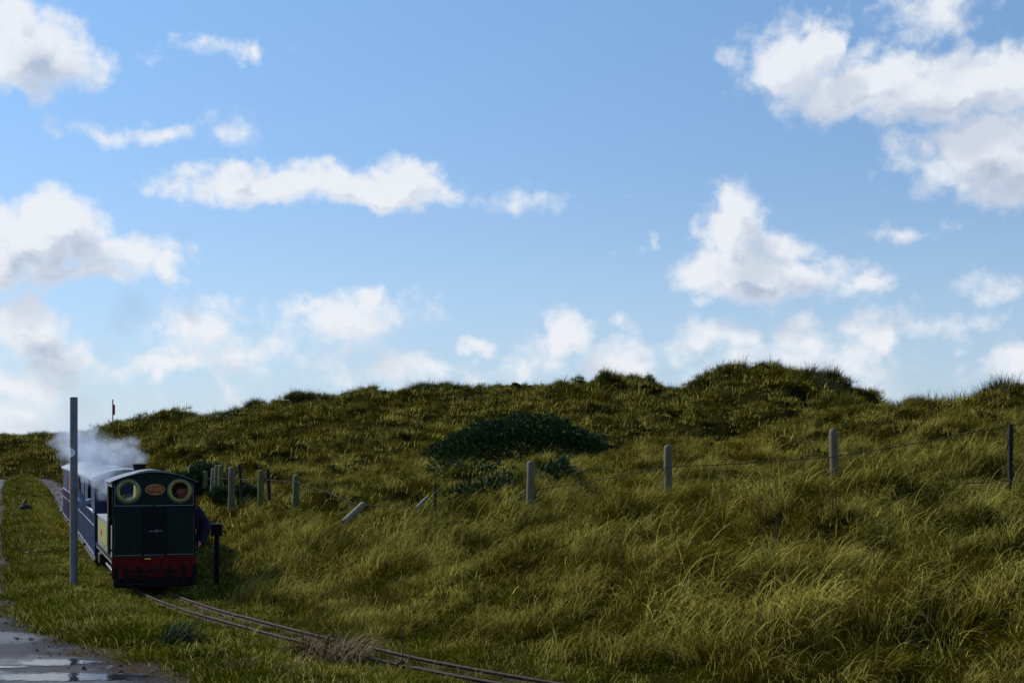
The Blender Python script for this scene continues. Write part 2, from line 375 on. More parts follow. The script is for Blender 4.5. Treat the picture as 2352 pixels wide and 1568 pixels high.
me = road.data; co = np.empty(len(me.vertices)*3); me.vertices.foreach_get('co', co); co = co.reshape(-1, 3)
ed = me.attributes.new('edge', 'FLOAT', 'POINT'); nxr = 27
vals = np.zeros(len(co)).reshape(-1, nxr); vals[:] = np.clip(1-(np.arange(nxr)[::-1]*6.9/26)/.9, 0, 1)
ed.data.foreach_set('value', vals.ravel().astype(np.float32))
tag(road, 'wet tarmac lane with gritty brown edge and puddles', None, None, 'structure')
ballast_m = paint('ballast_stone', (.13, .12, .12), .85, 0, .5, 30, 1.0, dirt=(.05, .035, .02))
k0 = float(CS[np.argmin(np.abs(C[:, 1]-150)+np.abs(C[:, 0]+50)*0)])
s_at = lambda y: float(CS[np.argmin(np.abs(C[:, 1]-y)+(C[:, 0] > 0)*50)])
s_at2 = lambda y: 40.0
ballast = strip('track_bed', -.62, .62, s_at2(170), s_at(34), 6, ballast_m, .0, .3, .3, lambda p, s: .015-.03*abs(s))
tag(ballast, 'grey stone ballast under the far track', None, None, 'structure')
bed2 = strip('path', -.42, .42, s_at(34)-.3, s_at(11.5)+40, 4, paint('trodden_earth', (.022, .018, .006), .9, 0, .5, 14, .8), .0, .15, .15, lambda p, s: -.0145 if p[1] < 33 else -.044)
tag(bed2, 'bare brown earth between and beside the near rails', None, None, 'structure')

# puddles
water = bpy.data.materials.new('puddle_water'); water.use_nodes = True; _b = water.node_tree.nodes['Principled BSDF']
_b.inputs['Base Color'].default_value = (.02, .02, .022, 1); _b.inputs['Roughness'].default_value = .03; _b.inputs['IOR'].default_value = 1.33
_n = N(water.node_tree); _p = _n.a('ShaderNodeNewGeometry').outputs['Position']
_bp = _n.a('ShaderNodeBump', {'Height': _n.noise(_p, 9, 3).outputs[0], 'Strength': .25, 'Distance': .01}); water.node_tree.links.new(_bp.outputs[0], _b.inputs['Normal'])
_t = water.node_tree; _at = _n.a('ShaderNodeAttribute', attribute_name='rim').outputs['Fac']; _nz = _n.noise(_p, 14, 5, .7).outputs[0]
_al = _n.mr(_n.m('ADD', _at, _n.m('MULTIPLY_ADD', _nz, 1.0, -.5)), .45, .75)
_mx = _n.a('ShaderNodeMixShader', {0: _al, 1: _b.outputs[0], 2: _n.a('ShaderNodeBsdfTransparent').outputs[0]}); _t.links.new(_mx.outputs[0], _t.nodes['Material Output'].inputs[0])
def puddle(px, py, rx, ry, label, seed):
    x, y, _ = PX(px, py, EYE*F/(py-HZ)); n = 64; m = 10; V = [(0, 0, 0)]; rim = [0]
    for i in range(1, m+1):
        for j in range(n):
            t = 2*PI*j/n; k = (.6+.8*float(fbm(np.array([seed+1.1*math.cos(t)]), np.array([1.1*math.sin(t)]), 3)[0]))*i/m*1.25
            V.append((rx*math.cos(t)*k, ry*math.sin(t)*k, 0)); rim.append(i/m)
    mb = MB(); mb.add(V, [(0, 1+j, 1+(j+1) % n) for j in range(n)]+[(1+(i-1)*n+j, 1+i*n+j, 1+i*n+(j+1) % n, 1+(i-1)*n+(j+1) % n) for i in range(1, m) for j in range(n)])
    o = mb.build('puddle', water, fixn=False); o.location = (x, y, .0175)
    at = o.data.attributes.new('rim', 'FLOAT', 'POINT'); at.data.foreach_set('value', rim); return tag(o, label, 'puddle', 'rain puddles on the lane')
puddle(55, 663, .50, .22, 'rain puddle on the tarmac reflecting sky, next to the brown verge edge', 3.1)
puddle(62, 678, .85, .26, 'broad rain puddle at the bottom left edge of the photo', 8.3)
puddle(4, 668, .34, .08, 'shallow sheet of rainwater cut by the left edge, above the broad puddle', 5.1)
puddle(4, 592, .10, .14, 'small bright puddle in the lane left of the grey pole foot', 12.4)
puddle(3, 598, .09, .10, 'smallest puddle in the lane just below its bright neighbour', 15.9)

# ------------------------------------------------------------------ grasses
def grass_mat(name, stops, pale, pale_amt, scale=.35, dead=(.10, .058, .006), trans=.25, rough=.5, patch=None):
    m = bpy.data.materials.new(name); m.use_nodes = True; t = m.node_tree; n = N(t); t.nodes.clear()
    p = n.a('ShaderNodeNewGeometry').outputs['Position']
    a = n.noise(p, scale, 4, .62, .3).outputs[0]; c = n.ramp(a, stops)
    c2 = n.ramp(n.noise(n.v('ADD', p, (31, 7, 0)), scale*3.7, 3, .6).outputs[0], stops)
    c = n.mix(.55, c, c2)
    if patch: c = n.mix(n.m('MULTIPLY', n.mr(n.noise(n.v('ADD', p, (7, 77, 0)), .16, 4, .6).outputs[0], .46, .62), .65), c, patch)
    r = n.a('ShaderNodeAttribute', attribute_name='rnd').outputs['Fac']
    ins = n.a('ShaderNodeObjectInfo').outputs['Random']
    k = n.m('MULTIPLY', n.m('MULTIPLY_ADD', r, .9, .45), n.m('MULTIPLY_ADD', ins, .85, .34)); c = n.mix(1.0, c, n.a('ShaderNodeCombineXYZ', {0: k, 1: k, 2: k}).outputs[0], 'MULTIPLY')
    clump = n.mr(n.noise(n.v('ADD', p, (3, 50, 0)), 1.05, 3, .6).outputs[0], .40, .66)
    prob = n.m('MULTIPLY', clump, pale_amt)
    isp = n.mr(n.m('SUBTRACT', n.m('ADD', prob, n.m('MULTIPLY', ins, .12)), n.m('SUBTRACT', 1.0, r)), -.05, .05)
    c = n.mix(isp, c, pale)
    dd = n.mr(n.noise(n.v('ADD', p, (90, 5, 0)), .8, 3, .6).outputs[0], .60, .72)
    c = n.mix(n.m('MULTIPLY', dd, .7), c, dead)
    d = n.a('ShaderNodeBsdfDiffuse', {'Color': c}); tr = n.a('ShaderNodeBsdfTranslucent', {'Color': c}); gl = n.a('ShaderNodeBsdfGlossy', {'Color': (.8, .75, .25, 1), 'Roughness': rough})
    m1 = n.a('ShaderNodeMixShader', {0: trans, 1: d.outputs[0], 2: tr.outputs[0]})
    m2 = n.a('ShaderNodeMixShader', {0: .012, 1: m1.outputs[0], 2: gl.outputs[0]})
    o = n.a('ShaderNodeOutputMaterial'); t.links.new(m2.outputs[0], o.inputs[0]); return m
MARRAM = grass_mat('marram_blades', [(.28, (.036, .046, .001)), (.40, (.112, .094, .001)), (.48, (.050, .055, .003)), (.56, (.140, .094, .002)), (.64, (.088, .084, .001)), (.74, (.092, .056, .006))], (.56, .50, .11), .40, patch=(.034, .048, .008))
DUNEG = grass_mat('dune_blades', [(.28, (.046, .058, .001)), (.40, (.125, .105, .002)), (.48, (.060, .066, .004)), (.56, (.150, .102, .003)), (.64, (.095, .092, .002)), (.74, (.105, .065, .010))], (.32, .29, .08), .18, .3, patch=(.044, .056, .012))
LAWN = grass_mat('short_turf', [(.3, (.036, .080, .0005)), (.42, (.130, .130, .0005)), (.52, (.060, .100, .0005)), (.6, (.150, .115, .005)), (.72, (.085, .105, .0005))], (.42, .37, .10), .24, 1.1, (.10, .075, .018))
DEAD = grass_mat('dead_straw', [(.3, (.075, .050, .026)), (.7, (.14, .10, .055))], (.32, .25, .15), .5)
BLUEG = grass_mat('blue_green_leaf', [(.3, (.022, .050, .030)), (.7, (.045, .085, .050))], (.16, .20, .13), .3)

def blades(n, rad, L0, L1, wid, lean=(0, 0), up=(60, 88), droop=1.0, seg=5, rs=None, spread=1.0):
    """arched tapering blades; returns verts, quads, rnd"""
    q = np.random.default_rng(rs); a = q.random(n)*2*PI; r = np.sqrt(q.random(n))*rad
    bx, by = r*np.cos(a), r*np.sin(a); L = L0+(L1-L0)*q.random(n)
    ha = a + q.normal(0, .8, n); hx = np.cos(ha)*spread+lean[0]; hy = np.sin(ha)*spread+lean[1]; hl = np.hypot(hx, hy)+1e-6; hx /= hl; hy /= hl
    el = np.radians(up[0]+(up[1]-up[0])*q.random(n)); de = np.radians(q.uniform(45, 120, n))*droop
    X = bx.copy(); Y = by.copy(); Z = np.full(n, -.03); V = []; rn = q.random(n)
    tw = q.uniform(-.6, .6, n)
    for k in range(seg+1):
        t = k/seg; wd = wid*(1-t**1.7)*(.75+.5*rn)+wid*.06
        sx, sy = -np.sin(ha+tw), np.cos(ha+tw)
        V.append(np.stack([np.stack([X-sx*wd/2, Y-sy*wd/2, Z], -1), np.stack([X+sx*wd/2, Y+sy*wd/2, Z], -1)], 1))
        e = el-de*t**1.5; st = L/seg; X = X+np.cos(e)*hx*st; Y = Y+np.cos(e)*hy*st; Z = Z+np.sin(e)*st
    V = np.stack(V, 1).reshape(-1, 3)      # n, seg+1, 2, 3
    base = (np.arange(n)*(seg+1)*2)[:, None, None]; kk = (np.arange(seg)*2)[None, :, None]
    Q = (base+kk+np.array([0, 1, 3, 2])[None, None]).reshape(-1, 4)
    return V, Q, np.repeat(rn, (seg+1)*2)
def proto(name, parts, mat):
    Vs, Qs, Rs = [], [], []; k = 0
    for V, Q, r in parts: Vs.append(V); Qs.append(Q+k); Rs.append(r); k += len(V)
    o = mesh_np(name, np.concatenate(Vs), np.concatenate(Qs), mat, smooth=True)
    at = o.data.attributes.new('rnd', 'FLOAT', 'POINT'); at.data.foreach_set('value', np.concatenate(Rs).astype(np.float32)); return o
def scatter(name, protos, P, rot, scl, idx, label, mat=None):
    c = bpy.data.collections.new(name+'_kinds')
    for o in protos:
        COL.objects.unlink(o); c.objects.link(o)
    me = bpy.data.meshes.new(name); P = np.asarray(P, np.float32); me.vertices.add(len(P)); me.vertices.foreach_set('co', P.ravel())
    a = me.attributes.new('rot', 'FLOAT_VECTOR', 'POINT'); a.data.foreach_set('vector', np.asarray(rot, np.float32).ravel())
    a = me.attributes.new('scl', 'FLOAT', 'POINT'); a.data.foreach_set('value', np.asarray(scl, np.float32).ravel())
    a = me.attributes.new('idx', 'INT', 'POINT'); a.data.foreach_set('value', np.asarray(idx, np.int32).ravel())
    o = bpy.data.objects.new(name, me); COL.objects.link(o)
    g = bpy.data.node_groups.new(name, 'GeometryNodeTree'); g.interface.new_socket('G', in_out='INPUT', socket_type='NodeSocketGeometry'); g.interface.new_socket('G', in_out='OUTPUT', socket_type='NodeSocketGeometry')
    gi = g.nodes.new('NodeGroupInput'); go = g.nodes.new('NodeGroupOutput'); L = g.links
    ci = g.nodes.new('GeometryNodeCollectionInfo'); ci.inputs['Collection'].default_value = c; ci.inputs['Separate Children'].default_value = True; ci.inputs['Reset Children'].default_value = True
    ip = g.nodes.new('GeometryNodeInstanceOnPoints'); ip.inputs['Pick Instance'].default_value = True
    def na(nm, ty):
        q = g.nodes.new('GeometryNodeInputNamedAttribute'); q.data_type = ty; q.inputs['Name'].default_value = nm; return [s for s in q.outputs if s.enabled and s.name == 'Attribute'][0]
    er = g.nodes.new('FunctionNodeEulerToRotation'); L.new(na('rot', 'FLOAT_VECTOR'), er.inputs[0])
    L.new(gi.outputs[0], ip.inputs['Points']); L.new(ci.outputs[0], ip.inputs['Instance']); L.new(er.outputs[0], ip.inputs['Rotation'])
    L.new(na('scl', 'FLOAT'), ip.inputs['Scale']); L.new(na('idx', 'INT'), ip.inputs['Instance Index']); L.new(ip.outputs[0], go.inputs[0])
    md = o.modifiers.new('scatter', 'NODES'); md.node_group = g
    return tag(o, label, None, None, 'stuff')
WIND = (1.05, -.25)
mar = []
for i in range(6): mar.append(proto('tuft_a%d' % i, [blades(58, .14, .30, .76, .0046, (.95, -.30), (38, 84), 1.75, 8, 100+i), blades(70, .17, .14, .36, .0055, (.3, 0), (50, 88), .9, 4, 150+i)], MARRAM))
marf = []
for i in range(4): marf.append(proto('tuft_b%d' % i, [blades(120, .26, .14, .42, .012, (.8, -.2), (40, 88), 1.25, 4, 200+i), blades(12, .14, .35, .62, .013, (.5, 0), (70, 90), .6, 4, 250+i)], DUNEG))
def samp(n, y0, y1, u0=-.46, u1=.50):
    y = np.sqrt(rng.uniform(y0*y0, y1*y1, n)); u = rng.uniform(u0, u1, n); return u*y, y
def occ_keep(X, Y): return np.ones(len(X), bool)
def area(y0, y1): return .96*(y1*y1-y0*y0)/2
GORSE = [  # px, py base, Y, rx, ry, h
 (517,460,34,2.15,1.0,1.02),(500,486,25,.95,.5,.42),(466,476,29,.75,.5,.35),(520,505,22.6,.35,.3,.30),(178,470,36,.8,.6,.62),(196,470,35,.8,.6,.60),(163,468,38,.7,.6,.5),(238,475,31.5,.55,.4,.34),(250,479,29.5,.35,.3,.28),(560,493,23.5,.30,.3,.30)]
GB = []
for px, py, Y, rx, ry, h in GORSE:
    x = (px-512)*Y/F; GB.append((x, Y, rx, ry, h))
def marram_points(dens, y0, y1, pr, s0, s1, slo=1.0):
    n = int(area(y0, y1)*dens); X, Y = samp(n, y0, y1); S = signed(X, Y)
    edge = slo + (fbm(X/1.1+20, Y/1.1, 3)-.5)*1.5
    k = S > edge
    thin = .55*fbm(X/.75+40, Y/.75, 2)+.45*fbm(X/1.9, Y/1.9, 3); k &= rng.random(len(X)) < np.clip((thin-.38)*8, .03, 1)
    for (gx, gy, rx, ry, h) in GB: k &= (((X-gx)/rx)**2+((Y-gy)/ry)**2) > .9
    X, Y, S = X[k], Y[k], S[k]; Z = terrain(X, Y, S)
    sc = rng.uniform(s0, s1, len(X))*(.68+.32*sstep(1.0, 2.6, S))*(.35+1.3*fbm(X/1.6, Y/1.6+30, 2))*(1-.38*sstep(19, 27, Y))
    rot = np.stack([rng.normal(0, .16, len(X)), rng.normal(.05, .16, len(X)), rng.normal(0, .60, len(X)) + 2.4*(fbm(X/2.4+8, Y/2.4, 2)-.5)], -1)
    return np.stack([X, Y, Z], -1), rot, sc, rng.integers(0, pr, len(X))
a = marram_points(46, 8, 26, 6, .62, 1.15); b = marram_points(24, 26, 40, 6, .7, 1.2)
scatter('marram_grass', mar, *[np.concatenate([p, q]) for p, q in zip(a, b)], 'long arching marram grass bent by wind on the bank and fence slope')
und = []
for i in range(4): und.append(proto('under_a%d' % i, [blades(110, .34, .06, .20, .009, (.4, -.1), (25, 85), 1.1, 3, 700+i)], MARRAM))
def under_points():
    out = []
    for d, y0, y1, k_ in ((9, 8, 26, .8), (9, 26, 45, 1.1), (3.6, 45, 80, 1.7), (1.1, 80, 150, 2.8)):
        n = int(area(y0, y1)*d); X, Y = samp(n, y0, y1); S = signed(X, Y); k = S > 1.3; X, Y, S = X[k], Y[k], S[k]
        out.append((np.stack([X, Y, terrain(X, Y, S)], -1), np.stack([rng.normal(0, .1, len(X)), rng.normal(0, .1, len(X)), rng.uniform(-1.5, 1.5, len(X))], -1), rng.uniform(.7, 1.3, len(X))*k_, rng.integers(0, 4, len(X))))
    return [np.concatenate(q) for q in zip(*out)]
scatter('low_turf', und, *under_points(), 'low matted grass between the marram tufts over the whole dune')
c_ = marram_points(9, 40, 75, 4, .8, 1.25); d_ = marram_points(4, 75, 150, 4, 1.0, 1.6)
scatter('dune_grass', marf, *[np.concatenate([p, q]) for p, q in zip(c_, d_)], 'rough tufted grass covering the dune behind the fence')
CREST = grass_mat('crest_marram', [(.3, (.020, .030, .012)), (.5, (.034, .042, .014)), (.7, (.055, .052, .014))], (.20, .20, .10), .2)
cr = []
for i in range(4): cr.append(proto('crest_a%d' % i, [blades(60, .22, .25, .62, .012, (.35, 0), (60, 89), .55, 4, 800+i), blades(40, .3, .15, .35, .014, (.5, 0), (40, 88), 1, 4, 850+i)], CREST))
ca_ = np.array(crest); ca_ = ca_[np.argsort(ca_[:, 0])]
qx = rng.uniform(-100, 1200, 5200); qY = np.interp(qx, ca_[:, 0], ca_[:, 2])+rng.normal(-.3, .9, len(qx)); X = (qx-512)*qY/F; k = fbm(X/1.2+33, qY/1.5, 3) > .50
X, qY = X[k], qY[k]
scatter('ridge_grass', cr, np.stack([X, qY, terrain(X, qY)-.03], -1), np.stack([rng.normal(0, .12, len(X)), rng.normal(.06, .12, len(X)), rng.uniform(-1, 1, len(X))], -1), rng.uniform(.45, 1.15, len(X))*(.55+.9*fbm(X/.9, qY/.9, 2)), rng.integers(0, 4, len(X)), 'dark spiky grass standing along the dune skyline')
lawn = []
for i in range(5): lawn.append(proto('turf_a%d' % i, [blades(150, .20, .03, .085, .006, (.3, -.1), (35, 88), .9, 3, 300+i, 1.0), blades(8, .2, .08, .15, .006, (.5, 0), (50, 85), 1, 4, 350+i)], LAWN))
def lawn_points():
    out = []
    for d, y0, y1 in ((130, 8, 22), (70, 22, 40), (26, 40, 90)):
        n = int(area(y0, y1)*d); X, Y = samp(n, y0, y1, -.55, .50); S = signed(X, Y)
        lo = -2.05 + .1*sstep(17.5, 11.5, Y) + .28*np.exp(-((Y-20.5)/3.5)**2)*0 + .26*sstep(16.5, 20, Y)*(1-sstep(45, 55, Y)) + (fbm(X/.5, Y/.5, 3)-.5)*.45; hi = 2.6
        k = (S > lo) & (S < hi)
        ra = np.abs(np.abs(S)-.17); k &= ~((ra < .045) & (rng.random(n) < .9))
        k &= ~((np.abs(S) < .62) & (Y > 42))
        k &= rng.random(n) < np.clip((fbm(X/.7+3, Y/.7, 3)-.25)*5, .25, 1)
        X, Y, S = X[k], Y[k], S[k]; Z = terrain(X, Y, S)+.0
        sc = rng.uniform(.55, 1.35, len(X))*(.75+.7*sstep(-.9, -1.7, S)*(fbm(X/.9, Y/.9+9, 2)))*np.where(np.abs(S) < .5, .85, 1)*(1+.3*sstep(25, 45, Y))
        rot = np.stack([rng.normal(0, .08, len(X)), rng.normal(0, .08, len(X)), rng.uniform(0, 6.28, len(X))], -1)
        out.append((np.stack([X, Y, Z], -1), rot, sc, rng.integers(0, 5, len(X))))
    return [np.concatenate(q) for q in zip(*out)]
scatter('short_grass', lawn, *lawn_points(), 'short bright green turf on the verge and beside the rails')
# coarse yellow tufts scattered in the verge
vt = []
for i in range(3): vt.append(proto('tuft_c%d' % i, [blades(34, .07, .10, .26, .007, (.3, -.2), (40, 88), 1.1, 5, 400+i)], LAWN))
X, Y = samp(30000, 9, 70, -.5, .5); S = signed(X, Y)
k = (S > -2.2+.2*sstep(17.5, 11.5, Y)+.35*sstep(16.5, 20, Y)*(1-sstep(45, 55, Y))) & (S < 1.9) & (np.abs(S) > .35) & (fbm(X/.55+11, Y/.55, 3) > .53-.12*sstep(40, 60, Y)*(S < 0))
k &= rng.random(len(X)) < .6
X, Y, S = X[k], Y[k], S[k]
scatter('verge_tufts', vt, np.stack([X, Y, terrain(X, Y, S)], -1), np.stack([0*X, 0*X, rng.uniform(0, 6.28, len(X))], -1), rng.uniform(.6, 1.3, len(X)), rng.integers(0, 3, len(X)), 'coarse yellow green tufts dotted through the verge turf')
# pebbles on the lane edge
peb = []
for i in range(3):
    bm = bmesh.new(); bmesh.ops.create_icosphere(bm, subdivisions=1, radius=.5)
    for v in bm.verts: v.co *= random.uniform(.7, 1.15); v.co.z *= .6
    me = bpy.data.meshes.new('pebble_kind'); bm.to_mesh(me); bm.free(); me.materials.append(ballast_m); o = bpy.data.objects.new('pebble_kind', me); COL.objects.link(o); peb.append(o)
X, Y = samp(60000, 9, 34, -.52, .1); S = signed(X, Y); e = -2.1+0*Y
k = (S < e+.2) & (S > e-.2-rng.exponential(.25, len(X))) & (rng.random(len(X)) < .5); X, Y = X[k], Y[k]
Zs = np.full(len(X), .012); k2 = s_at(60)
X2, Y2 = samp(60000, 38, 110, -.5, .0); S2 = signed(X2, Y2); kk = np.abs(S2) < .7; X2, Y2 = X2[kk], Y2[kk]
X = np.concatenate([X, X2]); Y = np.concatenate([Y, Y2]); sc = np.concatenate([rng.exponential(.012, len(Zs))+.006, rng.uniform(.03, .07, len(X2))]); Zs = np.concatenate([Zs, np.full(len(X2), .02)])
scatter('gravel', peb, np.stack([X, Y, Zs], -1), rng.uniform(0, 6, (len(X), 3)), sc, rng.integers(0, 3, len(X)), 'loose grit along the lane edge and stones of the track bed')

# ------------------------------------------------------------------ railway track
rust = paint('rusty_rail', (.040, .022, .016), .8, 0, .5, 12, .4, col2=(.07, .04, .03), spec=.2)
shine = paint('rail_top_steel', (.07, .048, .038), .55, .4, .4, 6)
wood = paint('old_sleeper', (.075, .06, .05), .85, 0, .5, 12, .6)
track = empty('railway_track', 'narrow gauge railway track curving out from under the train to the bottom of the photo', 'railway track')
def rail(side):
    k = np.where((CS >= s_at2(170)) & (CS <= s_at(11.5)+45))[0]; V = []; prof = [(-.03, -.055), (-.03, -.045), (-.009, -.038), (-.009, -.012), (-.017, -.008), (-.017, .002), (-.013, .006), (.013, .006), (.017, .002), (.017, -.008), (.009, -.012), (.009, -.038), (.03, -.045), (.03, -.055)]
    for i in k:
        for (o, z) in prof: p = C[i]+CNR[i]*(side*.172+o+.004*math.sin(CS[i]*1.3)); V.append((p[0], p[1], z+.03+.004*math.sin(CS[i]*.9)))
    n = len(prof); ix = np.arange(len(k)*n).reshape(len(k), n); jx = np.roll(ix, -1, axis=1)
    o = mesh_np('rail', V, np.stack([ix[:-1], jx[:-1], jx[1:], ix[1:]], -1).reshape(-1, 4), rust, track, False)
    o.data.materials.append(shine); nf = len(k)-1; mi = np.zeros((nf, n), np.int32); mi[:, 6] = 1; o.data.polygons.foreach_set('material_index', mi.ravel())
    return o
rail(-1); rail(1)
sl = MB().box(-.32, .32, -.06, .06, -.045, .0).build('sleeper', wood, track); sl_me = sl.data; first = True
s = s_at(11.5)+6
while s > s_at(112):
    i = int(np.argmin(np.abs(CS-s))); o = sl if first else sl.copy()
    if not first: COL.objects.link(o)
    first = False; o.location = (C[i][0], C[i][1], (-.018 if C[i][1] > 34 else -.021)+random.uniform(-.004, .004)); o.rotation_euler = (0, 0, math.atan2(CNR[i][1], CNR[i][0])+random.uniform(-.04, .04))
    s -= .42 if C[i][1] < 12 else .46

# ------------------------------------------------------------------ fence posts and wire
greyw = paint('weathered_post', (.125, .11, .068), .85, 0, .4, 9, .8, col2=(.11, .10, .065), dirt=(.12, .13, .045), dirt_amt=.8, grain=True)
greenw = paint('lichen_post', (.072, .070, .026), .9, 0, .4, 9, .8, col2=(.12, .13, .045), dirt=(.06, .07, .03), grain=True)
palew = paint('bleached_post', (.20, .19, .14), .8, 0, .35, 9, .7, dirt=(.20, .2, .13), grain=True)
blackw = paint('charred_stake', (.018, .016, .016), .8, 0, .4, 14, .9, dirt=(.06, .055, .05), grain=True)
wirem = paint('rusty_wire', (.016, .010, .007), .8, 0, .4, 20)
FP = []
def post(px, py_top, Y, dia, mat, label, lean=(0, 0), grp='round wooden posts of the barbed wire fence', name='fence_post', down=None, square=False):
    x, y, z = PX(px, py_top, Y); g = gz(x, y) if down is None else z-down; h = z-g; r = dia/2; mb = MB()
    if square:
        a = []
        for t in (0, .3, .6, .9, 1): a.append((random.uniform(-.006, .006), random.uniform(-.006, .006), -.25+(h+.25)*t))
        mb.tube(a, [r*1.05, r, r*.95, r*1.02, r*.8], 5)
    else:
        H = h; prof = [(r*1.02, -.25), (r*1.03, H*.2), (r*.98, H*.5), (r*1.0, H*.8), (r*.98, H-.05), (r*.90, H-.028), (r*.62, H-.008), (0.001, H)]
        mb.lathe(prof, 16)
        mb.v = [(vx*(1+.04*math.sin(vz*9+px)), vy*(1+.04*math.cos(vz*7)), vz) for vx, vy, vz in mb.v]
    o = mb.build(name, mat, None, True); o.location = (x - h*math.tan(lean[0]), y, g); o.rotation_euler = (lean[1], lean[0], random.uniform(-.3, .3) if not lean[0] else 0)
    tag(o, label, 'fence post', grp); FP.append((x, y, g, h)); return o
post(1010.5, 423.5, 17.0, .075, blackw, 'black charred stake at the right edge of the photo holding the top wire', name='fence_stake', square=True)
post(833, 427.6, 18.6, .115, greyw, 'tallest round post with mossy top and rust stain where wire crosses', (-.035, 0))
post(668, 444, 20.0, .118, greyw, 'round grey green post right of the dark gorse bush, second from the black stake')
post(531, 460, 21.5, .122, greyw, 'round grey post standing below the middle of the large gorse bush', (.02, 0))
post(435, 483, 22.5, .055, blackw, 'thin black broken stake standing alone left of the small gorse', name='fence_stake', square=True)
post(296.5, 473.7, 26.3, .14, greenw, 'isolated mossy round post at the right end of the far cluster', (.02, 0))
post(268, 468.5, 28.6, .085, blackw, 'dark split stake touching the right side of a mossy post', (-.03, 0), name='fence_stake', square=True)
post(261, 469, 28.3, .125, greenw, 'mossy round post paired with a dark split stake', (.015, 0))
post(239, 463.5, 30.8, .07, blackw, 'dark tilted stake right of the pale thick post in the cluster', (-.08, 0), name='fence_stake', square=True)
post(232, 466, 30.2, .14, greyw, 'thickest pale grey post in the middle of the far cluster', (.02, 0))
post(227.5, 468.5, 31.5, .05, blackw, 'very thin dark stake left of the thickest pale post', (-.02, 0), name='fence_stake', square=True)
post(221, 464, 32.2, .125, greenw, 'green mossed post, right one of three bunched posts', (.02, 0))
post(217.0, 464, 33.2, .11, greyw, 'grey middle post of three bunched posts', (.03, 0))
post(213.5, 467, 34.2, .10, palew, 'pale left post of three bunched posts, leaning', (.07, 0))
post(205, 470, 34.6, .13, greyw, 'short round topped post with wire, second right of the train roof', (.01, 0))
post(199, 466.5, 35.8, .13, greyw, 'taller round topped post nearest the right of the train roof', (0, 0))
post(190, 464.5, 38, .11, greyw, 'grey post half hidden in the gorse behind the train roof', (-.12, 0))
post(178, 472, 37.0, .12, greenw, 'green post top showing just above the locomotive cab roof', (0, 0))
post(171.5, 475, 38.5, .12, greenw, 'low green post top above the cab roof, left of a taller green one', (0, 0))
post(165, 476, 40, .11, greenw, 'lowest post top peeping over the cab roof', (0, 0))
# fallen leaning posts
def leaning(px0, py0, Y0, px1, py1, Y1, r, mat, label):
    a = Vector(PX(px0, py0, Y0)); b = Vector(PX(px1, py1, Y1)); d = (b-a); L = d.length; d.normalize(); mb = MB()
    mb.tube([a-d*.12, a+d*L*.5, a+d*(L-.04), a+d*(L-.012), b], [r*1.03, r, r*.98, r*.75, r*.2], 14)
    o = mb.build('fence_post', mat, None, True); return tag(o, label, 'fence post', 'round wooden posts of the barbed wire fence')
leaning(347, 519, 23.2, 364, 503, 23.7, .055, palew, 'pale post fallen over at a steep slant, crossed by the wire')
leaning(419, 505, 22.0, 427.5, 496.5, 22.3, .028, palew, 'short bleached broken post leaning next to the thin black stake')
for q, (px, pt) in enumerate([(6.2, 455), (19, 454), (27.7, 455.5), (38.3, 457), (51.2, 456.5), (58.4, 454), (63, 457)]):
    post(px, pt, 112-q*3.4, .13, greyw if q % 2 else blackw, ['far weathered post nearest the left edge of the photo', 'second far post from the left edge, pale and upright', 'third far post from the left edge, broad and dim', 'far post midway between the left edge and the train', 'far post above the grassy mound of the verge', 'far dark post just left of the last carriage roof', 'far post right beside the last carriage roof'][q], (random.uniform(-.05, .05), 0), 'far fence posts below the left hill', down=.95)
def wire(pts, label, sag=.04):
    mb = MB(); pts = [Vector(p) for p in pts]; path = []
    for a, b in zip(pts[:-1], pts[1:]):
        L = (b-a).length; n = max(6, int(L/.11))
        for k in range(n):
            t = k/n; p = a.lerp(b, t); p.z -= sag*L*.4*4*t*(1-t)*.5; path.append(p)
    path.append(pts[-1]); mb.tube(path, .0055, 4)
    acc = 0
    for p, q in zip(path[:-1], path[1:]):
        acc += (q-p).length
        if acc > .11:
            acc = 0; d = Vector((random.uniform(-.4, .4), random.uniform(-.4, .4), 1)).normalized()*.017
            mb.tube([p-d, p+d], .003, 3); d2 = Vector((d.z*.8, d.x, -d.y+.004)); mb.tube([p-d2, p+d2], .003, 3)
    o = mb.build('barbed_wire', wirem); return tag(o, label, 'barbed wire', 'strands of barbed wire')
def WP(px, py, Y): return PX(px, py, Y-.075)
wire([WP(1130, 412, 16.2), WP(1010, 424.5, 17), WP(833, 456, 18.6), WP(668, 466, 20), WP(531, 489.5, 21.5)], 'top barbed strand rising from the gorse post to the black stake')
wire([WP(357, 503.5, 23.7), WP(326, 491, 25.0), WP(294, 480, 26.3), WP(265, 478.5, 28.4), WP(232, 477.5, 30.2), WP(219, 477, 32.5), WP(202, 477.5, 35)], 'barbed strand running from the slanting fallen post to the far cluster')
wire([WP(357, 503.5, 23.7), WP(393, 506, 23.2), WP(435, 505, 22.5)], 'short barbed strand from the slanting fallen post towards the thin stake', .02)
wire([WP(1130, 480, 16.2), WP(1010, 480, 17), WP(833, 487, 18.6)], 'lower barbed strand half lost in grass left of the black stake')

